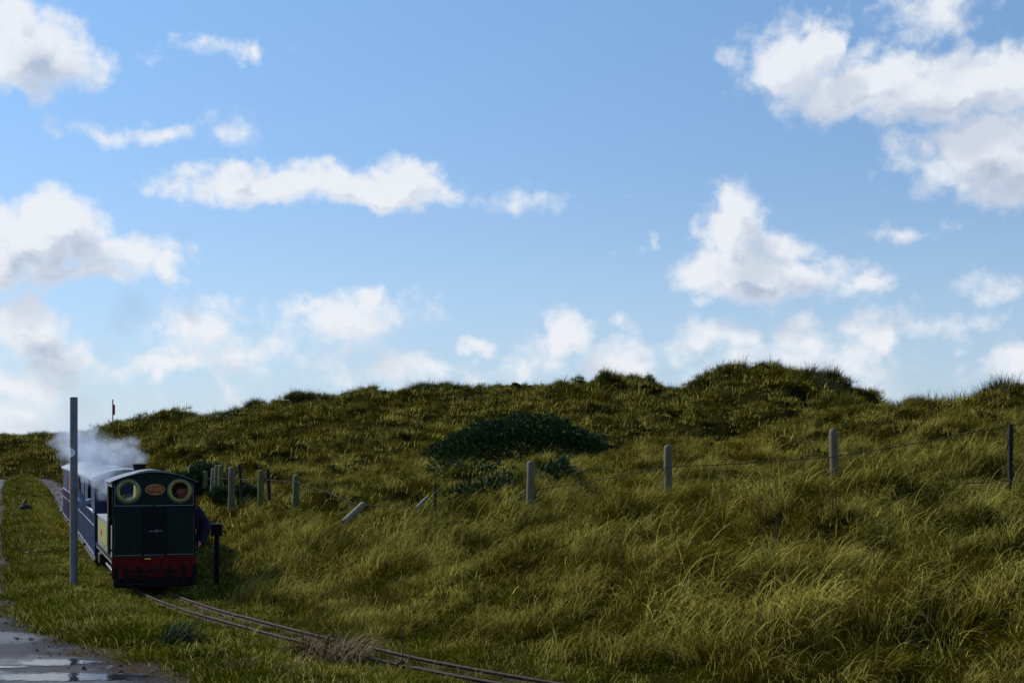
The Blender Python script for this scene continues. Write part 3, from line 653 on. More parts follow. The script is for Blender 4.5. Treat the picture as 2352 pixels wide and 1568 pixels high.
# ------------------------------------------------------------------ gorse
def leafy_mat(name, c1, c2, c3):
    m = bpy.data.materials.new(name); m.use_nodes = True; t = m.node_tree; n = N(t); b = t.nodes['Principled BSDF']
    p = n.a('ShaderNodeNewGeometry').outputs['Position']; r = n.a('ShaderNodeAttribute', attribute_name='rnd').outputs['Fac']
    c = n.mix(n.mr(n.noise(p, 2.5, 3).outputs[0], .35, .65), c1, c2); c = n.mix(n.mr(r, .6, 1.0), c, c3); t.links.new(c, b.inputs['Base Color']); b.inputs['Roughness'].default_value = .7
    b.inputs['Specular IOR Level'].default_value = .25; return m
GM = leafy_mat('gorse_spines', (.016, .040, .010), (.026, .058, .012), (.045, .090, .018))
stemm = paint('brown_stem', (.05, .035, .022), .9, 0, .4, 20)
glabels = ['large dark green dome of gorse on the slope above the fence', 'low ragged gorse just in front of the large dome', 'small low gorse at the lower left of the large dome', 'small spiky gorse at the foot of the middle post, left side',
 'dark gorse behind the train roof between hidden posts', 'dark gorse rising behind the short round posts', 'dark gorse furthest left above the cab roof', 'small gorse beside the tilted dark stake', 'tiny gorse sprig near the mossy paired post', 'small gorse sprig right of the middle post']
for gi_, (gx, gy, rx, ry, h) in enumerate(GB):
    q = np.random.default_rng(900+gi_); n = int(9000*min(1, rx*h/1.6)) + 300 if gi_ in (0, 4, 5, 6, 7) else int(900*rx*h)+90
    th = q.random(n)*2*PI; cphi = q.random(n)**.7; sph = np.sqrt(1-cphi**2*.999); rad = q.uniform(.72, 1.0, n)
    lump = 1+.22*(fbm(th*1.6+gi_*9, cphi*3.0, 3)-.5)*2
    if gi_: lump = 1+.8*(fbm(th*2.2+gi_*9, cphi*4.0, 3)-.5)*2
    dx, dy, dz_ = np.cos(th)*sph, np.sin(th)*sph, cphi
    bx = gx+dx*rx*rad*lump; by = gy+dy*ry*rad*lump
    base = terrain(bx, by); bz = base*.5+gz(gx, gy)*.5+dz_*h*rad*lump+(.34 if gi_ == 0 else .06)
    par = empty('gorse_bush', glabels[gi_], 'gorse bush', (gx, gy, gz(gx, gy)), 0, 'gorse bushes on the slope')
    nb = 5; V = []; Q = []; rn = np.repeat(q.random(n), nb*4)
    for k in range(nb):
        D = np.stack([dx*rx, dy*ry, dz_*h+.25], -1); D /= np.linalg.norm(D, axis=1)[:, None]; D += q.normal(0, .5, (n, 3)); D[:, 2] += .35; D /= np.linalg.norm(D, axis=1)[:, None]
        L = q.uniform(.04, .10, n)[:, None]*(1.35 if gi_ else .9); s_ = np.cross(D, q.normal(0, 1, (n, 3))); s_ /= np.linalg.norm(s_, axis=1)[:, None]; wd = .014
        B0 = np.stack([bx, by, bz], -1); V.append(np.stack([B0-s_*wd, B0+s_*wd, B0+D*L+s_*wd*.35, B0+D*L-s_*wd*.35], 1))
    V = np.stack(V, 1).reshape(-1, 3) - np.array([gx, gy, gz(gx, gy)]); Q = np.arange(n*nb*4).reshape(-1, 4)
    o = mesh_np('crown', V, Q, GM, par, False); at = o.data.attributes.new('rnd', 'FLOAT', 'POINT'); at.data.foreach_set('value', rn.astype(np.float32))
    mb = MB()
    for k in range(14):
        a = q.random()*6.28; f = q.uniform(.3, .85); mb.tube([(0, 0, -.05), (math.cos(a)*rx*f*.4, math.sin(a)*ry*f*.4, h*.25), (math.cos(a)*rx*f, math.sin(a)*ry*f, h*(1-f*f)**.5*.8)], [.02, .015, .006], 5)
    mb.build('branch', stemm, par)

# ------------------------------------------------------------------ tussocks, stalks and odds on the verge
def tussock(px, py, parts, mat, label, sc=1.0, rz=0):
    x, y, _ = PX(px, py, EYE*F/(py-HZ)); o = proto('grass_tussock', parts, mat); o.location = (x, y, gz(x, y)-.01); o.scale = (sc,)*3; o.rotation_euler = (0, 0, rz)
    return tag(o, label, 'grass tussock', 'separate tussocks on the verge')
tussock(333, 661, [blades(420, .19, .16, .36, .006, (.9, .25), (55, 88), 1.45, 6, 501), blades(200, .15, .15, .30, .006, (-1, -.1), (45, 80), 1.4, 5, 502)], DEAD, 'brown dead tussock beside the rails at the bottom centre', 1.6)
tussock(306, 659, [blades(220, .13, .12, .24, .006, (-.9, -.2), (40, 80), 1.5, 5, 503)], DEAD, 'smaller brown tussock touching the left of the big dead one', 1.45)
tussock(174, 649, [blades(240, .12, .22, .42, .008, (1.2, .0), (50, 85), 1.5, 6, 504)], BLUEG, 'blue green drooping tussock in the near verge', 1.1)
tussock(196, 650, [blades(120, .10, .14, .26, .007, (1.2, .0), (40, 80), 1.4, 6, 514)], BLUEG, 'small blue green tussock trailing right of the drooping one', 1.0)
tussock(108, 640, [blades(190, .17, .16, .32, .007, (-.5, -.6), (50, 88), 1.4, 6, 505)], LAWN, 'yellow green shaggy tussock at the lane edge')
tussock(92, 654, [blades(170, .15, .12, .26, .006, (-.6, -.9), (25, 75), 1.5, 5, 506)], DEAD, 'straw coloured drooping tussock just below the shaggy green one')
tussock(136, 660, [blades(200, .16, .14, .30, .007, (-.7, -.5), (35, 80), 1.4, 5, 516)], LAWN, 'bright yellow green tussock left of the blue green ones')
tussock(240, 674, [blades(150, .13, .10, .22, .006, (.6, 0), (45, 85), 1.4, 5, 507)], DEAD, 'pale withered tussock near the bottom edge, left of the big dead one')
tussock(290, 676, [blades(130, .12, .10, .22, .006, (.6, -.3), (45, 85), 1.4, 5, 517)], DEAD, 'straw clump near the bottom edge directly below the smaller brown tussock')
tussock(76, 588, [blades(110, .10, .10, .22, .006, (.5, -.3), (40, 85), 1.2, 5, 508)], LAWN, 'grass tussock growing round the foot of the grey pole')
def stalk(px, py_b, Y, h, label, br=5, seed=1):
    x, y, z = PX(px, py_b, Y); z = gz(x, y); q = random.Random(seed); mb = MB(); mb.tube([(0, 0, -.05), (.01, 0, h*.5), (.03*q.uniform(-1, 1), 0, h)], [.006, .005, .003], 5)
    o = mb.build('stem', stemm); root = empty('dead_stalk', label, 'dried plant', (x, y, z), 0, 'dried dark plant stalks'); o.parent = root
    for k in range(br):
        t = q.uniform(.4, .95); a = q.uniform(0, 6.28); l = q.uniform(.05, .14)*h*1.4
        MB().tube([(0.01, 0, h*t), (math.cos(a)*l*.6, math.sin(a)*l*.6, h*t+l*.8)], [.004, .002], 4).build('twig', stemm, root)
stalk(402, 664, EYE*F/(664-HZ), .32, 'thin dark dried stalk rising beside the black cap near the rails', 6, 3)
stalk(232, 624, EYE*F/(624-HZ), .14, 'short dark stalk between the rails left of the dead tussocks', 3, 4)
stalk(759, 547, 15.5, .85, 'tall dark stalk in marram grass below the tallest post', 7, 5)
stalk(776, 545, 15.8, .75, 'slanting dark stalk next to the tallest one', 6, 6)
stalk(874, 592, 13.2, .55, 'dark stalk in the bank right of centre foreground', 6, 7)
stalk(622, 575, 14.5, .6, 'dark stalk in the bank below the second round post', 6, 8)
# black capped peg and stick by the rail
x, y, z = PX(401, 668, EYE*F/(668-HZ)); root = empty('marker_peg', 'small black capped peg beside the near rail', 'marker peg', (x, y, gz(x, y)))
blk = paint('black_plastic', (.004, .004, .006), .5, 0, .3, 20, spec=.12)
MB().lathe([(.018, -.1), (.018, .03), (.035, .035), (.035, .07), (.022, .082), (0.001, .085)], 14).build('cap', blk, root, True)
MB().tube([(0, 0, -.1), (0, 0, .03)], .014, 8).build('shaft', greyw, root)
tag(MB().tube([(x+.045, y-.03, gz(x, y)-.05), (x+.075, y-.02, gz(x, y)+.14)], .008, 7).build('stick', greyw), 'thin grey stick poking up right of the black peg', 'stick')
# stones
stone_m = paint('grey_stone', (.28, .26, .24), .8, 0, .4, 18, .6)
def rock(px, py, r, label, mat=stone_m, sq=(1, .8, .7), cat='stone', name='stone', lift=.3):
    Y = EYE*F/(py-HZ); x, y, _ = PX(px, py, Y); bm = bmesh.new(); bmesh.ops.create_icosphere(bm, subdivisions=2, radius=r); q = random.Random(px)
    off = [Vector((q.uniform(-1, 1), q.uniform(-1, 1), q.uniform(-1, 1))).normalized() for _ in range(9)]
    for v in bm.verts:
        d = v.co.normalized()
        for o_ in off: v.co -= d*max(0, d.dot(o_)-.72)*r*.9
        v.co = Vector((v.co.x*sq[0], v.co.y*sq[1], v.co.z*sq[2]))
    me = bpy.data.meshes.new(name); bm.to_mesh(me); bm.free(); me.materials.append(mat); o = bpy.data.objects.new(name, me); COL.objects.link(o)
    o.location = (x, y, max(gz(x, y), 0)+r*lift); o.rotation_euler = (0, 0, px); return tag(o, label, cat, 'loose stones' if cat == 'stone' else None)
rock(110, 668.5, .038, 'small pale stone on the brown verge edge right of the broad puddle')
rock(102, 669, .018, 'tiny dark stone left of the small pale stone', blackw)
rock(27, 556, .05, 'pale flat stone lying on the verge turf near the lane', stone_m, (1.6, .8, .5))
rock(36, 555, .035, 'pale flint in the verge turf, right of the flat stone', stone_m, (1.4, .8, .5))
rock(28, 562, .04, 'grey pebble low on the verge turf below the flat stone', stone_m, (1.1, .8, .6))
st_ = rock(25.5, 521, .17, 'dark lump of driftwood on the verge beside the far lane', paint('driftwood', (.035, .03, .026), .9, 0, .5, 9, 1), (1.15, .8, .75), 'driftwood', 'driftwood', .55)
MB().tube([(-.06, 0, .08), (-.02, 0, .2), (.03, .02, .28)], [.05, .05, .02], 8).build('branch_stub', greyw, st_, True)

# ------------------------------------------------------------------ grey pole, black marker, flag
galv = paint('galvanised_steel', (.17, .18, .19), .6, .2, .25, 7, .25, col2=(.13, .14, .15), dirt=(.10, .10, .10))
x, y, _ = PX(73.8, 583, 19.2); g0 = gz(x, y); top = PX(73.8, 396.6, 19.2)[2]
root = empty('grey_pole', 'tall round grey metal pole standing in the verge in front of the carriages', 'pole', (x, y, g0))
MB().lathe([(.051, -.3), (.051, top-g0-.004), (.047, top-g0), (.044, top-g0), (.044, top-g0-.12), (0.001, top-g0-.12)], 32).build('shaft', galv, root, True)
mb = MB(); zc = PX(0, 452, 19.2)[2]-g0; vs = [(0, 0, 0)]*0; grid = 20; P2 = []
ca = R(240); 
for i in range(grid+1):
    rr = .062*i/grid
    for j in range(32):
        t = 2*PI*j/32; uu = rr*math.cos(t); hh = rr*math.sin(t); an = ca+uu/.052; P2.append((.0525*math.cos(an), .0525*math.sin(an), zc+hh))
mb.add(P2, [(i*32+j, i*32+(j+1) % 32, (i+1)*32+(j+1) % 32, (i+1)*32+j) for i in range(grid) for j in range(32)])
mb.build('reflector_disc', paint('white_reflective', (.75, .74, .76), .35, 0, .1), root, True)
x, y, _ = PX(216.8, 580, 19.8); g0 = gz(x, y); root = empty('black_marker', 'black post with a square box head just right of the train', 'marker post', (x, y, g0), R(6))
zt = PX(0, 523.7, 19.8)[2]-g0; zb = PX(0, 535.2, 19.8)[2]-g0
MB().box(-.033, .033, -.03, .03, -.2, zb).build('post', blk, root, bevel=.004)
MB().box(-.075, .075, -.05, .05, zb, zt).build('box_head', blk, root, bevel=.006)
MB().box(-.08, .08, -.055, .055, zt+.001, zt+.012).build('lid', galv, root, bevel=.003)
x, y, z = PX(112.8, 426, 104); root = empty('flagpole', 'thin distant flagpole with a small red flag on the left hill', 'flagpole', (x, y, z-.6))
hp = PX(0, 399, 104)[2]-(z-.6)
MB().tube([(0, 0, -.5), (0, 0, hp)], .045, 8).build('pole', greyw, root)
mb = MB(); vs = [(.04+.13*i/6*1, .05*math.sin(i), hp-.35-.75*j/4-.05*i/6) for i in range(7) for j in range(5)]
mb.add(vs, [(i*5+j, i*5+j+1, (i+1)*5+j+1, (i+1)*5+j) for i in range(6) for j in range(4)]); vs = None
mb.build('flag', paint('red_flag', (.45, .03, .05), .8), root, True)

# ------------------------------------------------------------------ the train
S0 = s_at(19.0)
def at_track(s):      # s metres behind the cab face, along the line
    i = int(np.argmin(np.abs(CS-(S0-s)))); return C[i], CT[i]
ANG = None
def place(s_a, s_b):
    a, _ = at_track(s_a); b, _ = at_track(s_b); d = b-a; return (a[0], a[1], .036), math.atan2(-d[0], d[1])
green = paint('dark_green_enamel', (.006, .015, .012), .45, 0, .3, 5, 0, spec=.12, dirt=(.004, .007, .006))
black = paint('black_enamel', (.005, .005, .006), .5, 0, .3, 9, spec=.12)
soot = paint('sooty_iron', (.010, .010, .012), .65, 0, .4, 14, .4, spec=.2)
red = paint('buffer_beam_red', (.12, .003, .004), .5, 0, .3, 7, dirt=(.04, .004, .004), dirt_amt=.6, spec=.12)
sunlit_green = paint('sunlit_green_enamel', (.22, .22, .16), .35, 0, .15, 4, dirt=(.16, .16, .11))  # green enamel paled to cream, sunlight on the left side put into the colour
yellowg = paint('yellow_green_panel', (.27, .26, .07), .4, 0, .15, 4)
brass = paint('polished_brass', (.34, .30, .10), .45, .6, .2, 12)
lining = paint('pale_lining', (.16, .20, .20), .35, .2, .1)
bluep = paint('coach_blue', (.006, .017, .072), .4, 0, .25, 5, 0, dirt=(.006, .014, .045))
bluel = paint('coach_blue_edge', (.24, .29, .42), .4, 0, .2, 6)
brownp = paint('coach_brown', (.10, .030, .018), .45, 0, .3, 5, dirt=(.04, .015, .01))
brownl = paint('coach_brown_edge', (.26, .15, .12), .5, 0, .2, 6)
roofm = paint('pale_roof_felt', (.38, .40, .43), .42, 0, .2, 4, .2, dirt=(.28, .28, .30))
greym = paint('grey_footboard', (.07, .07, .07), .7, 0, .3, 9, .4)
chrome = paint('bright_steel', (.65, .66, .68), .25, .9, .1)
plate_red = paint('plate_red', (.30, .012, .010), .35, 0, .1)
glass = bpy.data.materials.new('window_glass'); glass.use_nodes = True; _t = glass.node_tree; _t.nodes.clear(); _n = N(_t)
_fr = _n.a('ShaderNodeFresnel', {'IOR': 1.5}); _tr = _n.a('ShaderNodeBsdfTransparent', {'Color': (.82, .82, .78, 1)}); _gl = _n.a('ShaderNodeBsdfGlossy', {'Roughness': .06})
_mx = _n.a('ShaderNodeMixShader', {0: _n.m('MULTIPLY', _fr.outputs[0], 1.4), 1: _tr.outputs[0], 2: _gl.outputs[0]}); _o = _n.a('ShaderNodeOutputMaterial'); _t.links.new(_mx.outputs[0], _o.inputs[0])

HW = .53; EAVE = 1.45; APEX = 1.585
def arch(x, e=EAVE, a=APEX, hw=HW): return e+(a-e)*(1-(x/hw)**2)
def arch_roof(mb, hw, y0, y1, e, a, th, n=14):
    vs = []
    for yy in (y0, y1):
        for z_ in (0, -th):
            for i in range(n+1): x = -hw+2*hw*i/n; vs.append((x, yy, arch(x, e, a, hw)+z_))
    m = n+1; fs = []
    for i in range(n):
        fs += [(i, i+1, 2*m+i+1, 2*m+i), (m+i, 3*m+i, 3*m+i+1, m+i+1), (i, m+i, m+i+1, i+1), (2*m+i, 2*m+i+1, 3*m+i+1, 3*m+i)]
    fs += [(0, 2*m, 3*m, m), (n, m+n, 3*m+n, 2*m+n)]; return mb.add(vs, fs)
def face_sheet(y, th, holes, z0, mat, parent, name, hw=HW):
    """arched sheet with round window holes, cut by building it as a grid round the holes"""
    cv = bpy.data.curves.new(name, 'CURVE'); cv.dimensions = '2D'; cv.fill_mode = 'BOTH'; cv.extrude = th/2
    def sp(pts):
        s_ = cv.splines.new('POLY'); s_.points.add(len(pts)-1); s_.use_cyclic_u = True
        for i, (a, b) in enumerate(pts): s_.points[i].co = (a, b, 0, 1)
    sp([(-hw, z0), (hw, z0)]+[(hw-2*hw*i/16, arch(hw-2*hw*i/16, hw=hw)) for i in range(17)])
    for (cx, cz, r) in holes: sp([(cx+r*math.cos(2*PI*i/28), cz+r*math.sin(2*PI*i/28)) for i in range(28)])
    co_ = bpy.data.objects.new(name, cv); COL.objects.link(co_); dg = bpy.context.evaluated_depsgraph_get(); me_ = bpy.data.meshes.new_from_object(co_.evaluated_get(dg))
    bpy.data.objects.remove(co_); me_.transform(Matrix.Translation((0, y, 0))@Matrix.Rotation(PI/2, 4, 'X')); me_.materials.clear(); me_.materials.append(mat)
    o = bpy.data.objects.new(name, me_); COL.objects.link(o); o.parent = parent; return o
def text_mesh(txt, size, mat, parent, name, loc, ex=.002, sx=1.0):
    cv = bpy.data.curves.new(name, 'FONT'); cv.body = txt; cv.size = size; cv.extrude = ex; cv.align_x = 'CENTER'; cv.align_y = 'CENTER'; cv.offset = size*.012
    t = bpy.data.objects.new(name, cv); COL.objects.link(t); dg = bpy.context.evaluated_depsgraph_get(); me_ = bpy.data.meshes.new_from_object(t.evaluated_get(dg)); bpy.data.objects.remove(t)
    me_.transform(Matrix.Translation(loc)@Matrix.Rotation(PI/2, 4, 'X')@Matrix.Diagonal((sx, 1, 1, 1))); me_.materials.clear(); me_.materials.append(mat)
    o = bpy.data.objects.new(name, me_); COL.objects.link(o); o.parent = parent; return o
def ring(c, r0, r1, th, mat, parent, name, n=36):
    mb = MB(); prof = [(r0, 0), (r0, -th*.6), ((r0+r1)/2, -th), (r1, -th*.6), (r1, 0)]
    return mb.lathe(prof, n, c, 'Y').build(name, mat, parent, True)

cabroof = paint('cab_roof_paint', (.16, .165, .17), .33, .1, .3, 5, .1, spec=.6)
def build_loco():
    loc, rz = place(0, 4.0); L = empty('steam_locomotive', 'dark green miniature steam locomotive seen cab end first with two round windows', 'locomotive', loc, rz)
    zo = -.036
    WZ = 1.325-.0; WX = .335
    cab = face_sheet(0, .016, [(-WX, WZ, .117), (WX, WZ, .117)], .44, green, L, 'cab_sheet')
    for sx in (-1, 1):
        f = ring((sx*WX, -.009, WZ), .112, .152, .024, brass, L, 'window_rim')
        MB().disc((sx*WX, .0, WZ), .116, 28).build('window_pane', glass, f, fixn=False)
        bl = MB()
        for k in range(8):
            a = 2*PI*k/8+.39; bl.lathe([(.006, -.028), (.006, -.036), (.001, -.038)], 8, (sx*WX+.134*math.cos(a), 0, WZ+.134*math.sin(a)), 'Y')
        bl.build('rim_bolts', brass, f)
        ring((sx*WX, -.0085, WZ), .156, .166, .006, lining, L, 'window_lining')
    # number plate
    pl = MB(); n = 40; vs = []
    for yy in (-.009, -.017):
        for j in range(n): t = 2*PI*j/n; vs.append((.122*math.cos(t), yy, .066*math.sin(t)))
    pl.add([(a+0.01, b, c+1.345) for a, b, c in vs], [tuple(range(n)), tuple(range(2*n-1, n-1, -1))]+[(j, (j+1) % n, n+(j+1) % n, n+j) for j in range(n)])
    npl = pl.build('number_plate', plate_red, L)
    rb = MB(); n = 44
    vs = []
    for (rx_, rz_, yy) in ((.117, .061, -.0175), (.117, .061, -.023), (.127, .071, -.023), (.127, .071, -.009)):
        for j in range(n): t = 2*PI*j/n; vs.append((.01+rx_*math.cos(t), yy, 1.345+rz_*math.sin(t)))
    rb.add(vs, [(k*n+j, k*n+(j+1) % n, (k+1)*n+(j+1) % n, (k+1)*n+j) for k in range(3) for j in range(n)]).build('plate_border', brass, npl, True)
    text_mesh('Nº1078', .062, brass, npl, 'plate_number', (.01, -.0195, 1.344), .003, .92)
    # the tiny worn words above and below the number cannot be read: two rows of raised ticks
    tk = MB(); rq = random.Random(2)
    for k in range(13): tk.box(-.05+k*.0088, -.05+k*.0088+.005, -.020, -.0172, 1.384-.00018*(k-6.5)**2, 1.392-.00018*(k-6.5)**2)
    for k in range(8): tk.box(-.02+k*.0078, -.02+k*.0078+.0045, -.020, -.0172, 1.298, 1.305)
    tk.build('worn_lettering', brass, npl)
    # lining strips
    li = MB(); y0, y1 = -.0115, -.0085
    def hl(x0, x1, z): MB().box(x0, x1, y0, y1, z-.004, z+.004).build('lining_strip', lining, L)
    def vl(x, z0, z1): MB().box(x-.0035, x+.0035, y0, y1, z0, z1).build('lining_strip', lining, L)
    hl(-.508, -.02, 1.132); hl(.012, .508, 1.132); vl(-.512, 1.128, 1.42); vl(.512, 1.128, 1.42)
    vl(-.518, .47, 1.0); vl(.518, .47, 1.0); hl(-.514, -.155, .474); hl(-.135, .14, .474); hl(.16, .514, .474)
    # bunker door panel and straps
    MB().box(-.15, .15, -.016, -.0085, .478, 1.10).build('bunker_door', black, L, bevel=.003)
    for x_ in (-.146, .15): MB().box(x_-.012, x_+.012, -.022, -.0165, .44, 1.12).build('door_strap', black, L)
    # corner angles
    for sx in (-1, 1): MB().box(sx*HW-.012, sx*HW+.012, -.02, .02, .44, EAVE).build('corner_angle', black, L, bevel=.004)
    # emblem: small lion over a wheel on a winged bar
    em = MB(); em.box(-.075, .115, -.0215, -.0168, .788, .795)
    for sx in (-1, 1):
        em.add([(.02+sx*.022, -.022, .786), (.02+sx*.06, -.022, .800), (.02+sx*.088, -.022, .794), (.02+sx*.06, -.022, .782)], [(0, 1, 2, 3)])
    em.lathe([(.010, -.022), (.010, -.024), (.015, -.024), (.015, -.022)], 16, (.02, 0, .778), 'Y')
    lion = [(-.016, .79), (-.014, .802), (-.004, .806), (.008, .806), (.014, .815), (.022, .813), (.024, .805), (.018, .80), (.018, .79), (.013, .79), (.012, .798), (-.006, .798), (-.010, .79)]
    em.add([(.02+a, -.0225, b) for a, b in lion], [tuple(range(len(lion)))])
    em.build('crest', paint('worn_crest', (.22, .17, .17), .5), L)
    # roof
    rf = arch_roof(MB(), HW+.045, -.06, 1.15, EAVE-.005, APEX-.0, .008).build('cab_roof', cabroof, L, True)
    hb = MB(); arch_roof(hb, HW+.01, -.0, .85, EAVE+.035, APEX+.022, .02).build('roof_hatch', cabroof, rf, True).scale = (.78, 1, 1)
    # cab sides with openings (lower panel, pillars)
    for sx in (-1, 1):
        MB().box(sx*HW-.008, sx*HW+.008, .02, .32, .44, .86).build('bunker_side', sunlit_green if sx < 0 else green, L, bevel=.003)
        MB().box(sx*HW-.008, sx*HW+.008, .02, .09, .86, EAVE).build('cab_pillar', green, L)
        MB().box(sx*HW-.008, sx*HW+.008, .86, 1.08, .44, EAVE).build('cab_side', green, L)
        MB().box(sx*HW-.012, sx*HW+.012, .02, 1.1, EAVE-.07, EAVE).build('cantrail', sunlit_green if sx < 0 else green, L)
        for yy in (.07, .17) if sx < 0 else (.07,):
            xs = sx*(HW+.045); MB().tube([(sx*HW, yy, .94), (xs-.01*sx, yy, .955), (xs, yy, .93), (xs, yy, .56), (xs-.01*sx, yy, .535), (sx*HW, yy, .55)], .011, 8).build('grab_rail', black, L, True)
    face_sheet(1.08, .014, [(-.24, 1.30, .125), (.385, 1.29, .125)], .44, green, L, 'front_sheet')
    MB().box(-HW+.01, HW-.01, .02, 1.07, .40, .44).build('cab_floor', black, L)
    MB().lathe([(.001, 0), (.235, 0), (.235, -.03), (.2, -.04), (.2, -.01)], 28, (0, 1.065, .86), 'Y').build('backhead', soot, L, True)
    MB().lathe([(.26, 1.09), (.26, 3.4), (.27, 3.4), (.27, 3.75), (.2, 3.8), (.001, 3.82)], 32, (0, 0, .92), 'Y').build('boiler', green, L, True)
    # tanks
    for sx in (-1, 1):
        t = MB().box(min(sx*.27, sx*(HW+.0)), max(sx*.27, sx*(HW+.0)), 1.095, 3.45, .42, .87).build('side_tank', sunlit_green if sx < 0 else green, L, bevel=.012)
        MB().box(sx*(HW+.002)-.003, sx*(HW+.002)+.003, 1.2, 3.35, .52, .80).build('tank_panel', yellowg, t)
        MB().box(min(sx*.26, sx*(HW+.012)), max(sx*.26, sx*(HW+.012)), 1.09, 3.46, .871, .884).build('tank_top', roofm, t)
        MB().lathe([(.05, .885), (.05, .93), (.06, .93), (.06, .95), (.001, .955)], 16, (sx*.40, 1.5, 0)).build('filler_cap', chrome, t, True)
        MB().lathe([(.03, .885), (.03, .95), (.001, .955)], 12, (sx*.42, 1.75, 0)).build('filler_cap', chrome, t, True)
        MB().box(sx*(HW+.004)-.003, sx*(HW+.008)+.004, 2.3, 2.62, .60, .70).build('name_plate', plate_red, t)
        rv = MB()
        for k in range(14): rv.lathe([(.006, 0), (.004, .005*1), (.0005, .006)], 6, (sx*(HW+.001), 1.12, .45+k*.028), 'X')
        rv.build('rivets', sunlit_green if sx < 0 else green, t)
    MB().lathe([(.12, 1.15), (.085, 1.20), (.075, 1.56), (.095, 1.62), (.098, 1.66), (.075, 1.665), (.06, 1.66), (.06, 1.3)], 24, (0.02, 2.55, 0)).build('chimney', soot, L, True)
    MB().lathe([(.16, 1.12), (.13, 1.2), (.125, 1.36), (.09, 1.44), (.001, 1.47)], 24, (0, 1.75, 0)).build('dome', brass, L, True)
    # frames, footplate, beam
    MB().box(-HW-.01, HW+.01, -.005, 3.9, .385, .415).build('footplate', black, L)
    MB().box(-HW-.012, HW+.012, .0, 3.6, .36, .384).build('valance', sunlit_green, L)
    bm_ = MB().box(-.55, .55, -.045, -.005, .17, .455).build('buffer_beam', red, L, bevel=.004)
    for x_ in (-.50, -.37, -.20, .20, .38, .52):
        mb = MB(); w2 = .028; pts = [(x_-w2, .06), (x_+w2, .06), (x_+w2, .29)]+[(x_+w2*math.cos(a), .30+w2*math.sin(a)) for a in np.linspace(0, PI, 7)]+[(x_-w2, .29)]
        k = len(pts); mb.add([(a, -.065, b) for a, b in pts]+[(a, -.0455, b) for a, b in pts], [tuple(range(k)), tuple(range(2*k-1, k-1, -1))]+[(j, (j+1) % k, k+(j+1) % k, k+j) for j in range(k)]); mb.build('guard_iron', black, bm_)
    for z_ in (.275, .21, .15):
        MB().tube([(-.35, -.085, z_), (-.01, -.085, z_)], .009, 8).build('step_bar', soot, bm_); MB().tube([(.11, -.085, z_), (.34, -.085, z_)], .009, 8).build('step_bar', soot, bm_)
    MB().tube([(-.33, -.09, .09), (-.15, -.12, .10), (-.01, -.10, .155)], .012, 8).build('vacuum_hose', soot, bm_, True)
    MB().box(-.055, .07, -.075, -.046, .21, .44).build('coupling_pocket', red, bm_, bevel=.004); MB().box(-.035, .05, -.16, -.076, .26, .31).build('coupling', soot, bm_, bevel=.006)
    MB().box(-.13, -.05, -.075, -.05, .418, .436).build('yellow_tag', paint('yellow_tag', (.75, .60, .02), .4), bm_, bevel=.004)
    MB().box(.06, .10, -.06, -.046, .438, .448).build('red_tag', paint('red_tag', (.5, .03, .02), .4), bm_)
    MB().box(-.50, .50, -.03, .05, .045, .168).build('lower_skirt', black, L, bevel=.01)
    for sx in (-1, 1):
        MB().box(sx*.36-.012, sx*.36+.012, .05, 3.7, .12, .36).build('side_frame', soot, L)
        for yy in (.55, 1.35, 2.15, 2.95):
            w_ = MB().lathe([(.03, -.03), (.05, -.03), (.05, -.012), (.15, -.012), (.15, -.03), (.178, -.03), (.178, .03), (.19, .032), (.19, .045), (.03, .045)], 28, (sx*.17, yy, .175), 'X').build('wheel', soot, L, True)
            w_.data.transform(Matrix.Identity(4))
        MB().tube([(sx*.43, .55, .15), (sx*.43, 2.95, .15)], .018, 8).build('coupling_rod', chrome, L)
        MB().box(sx*.46-.07, sx*.46+.07, 3.05, 3.45, .12, .30).build('cylinder', soot, L, bevel=.03)
        MB().box(sx*.50-.06, sx*.50+.06, .25, .50, .20, .225).build('cab_step', soot, L)
        MB().tube([(sx*.52, .28, .38), (sx*.50, .30, .21)], .012, 6).build('step_bracket', soot, L)
        MB().tube([(sx*.52, .47, .38), (sx*.50, .47, .21)], .012, 6).build('step_bracket', soot, L)
    return L
loco = build_loco()

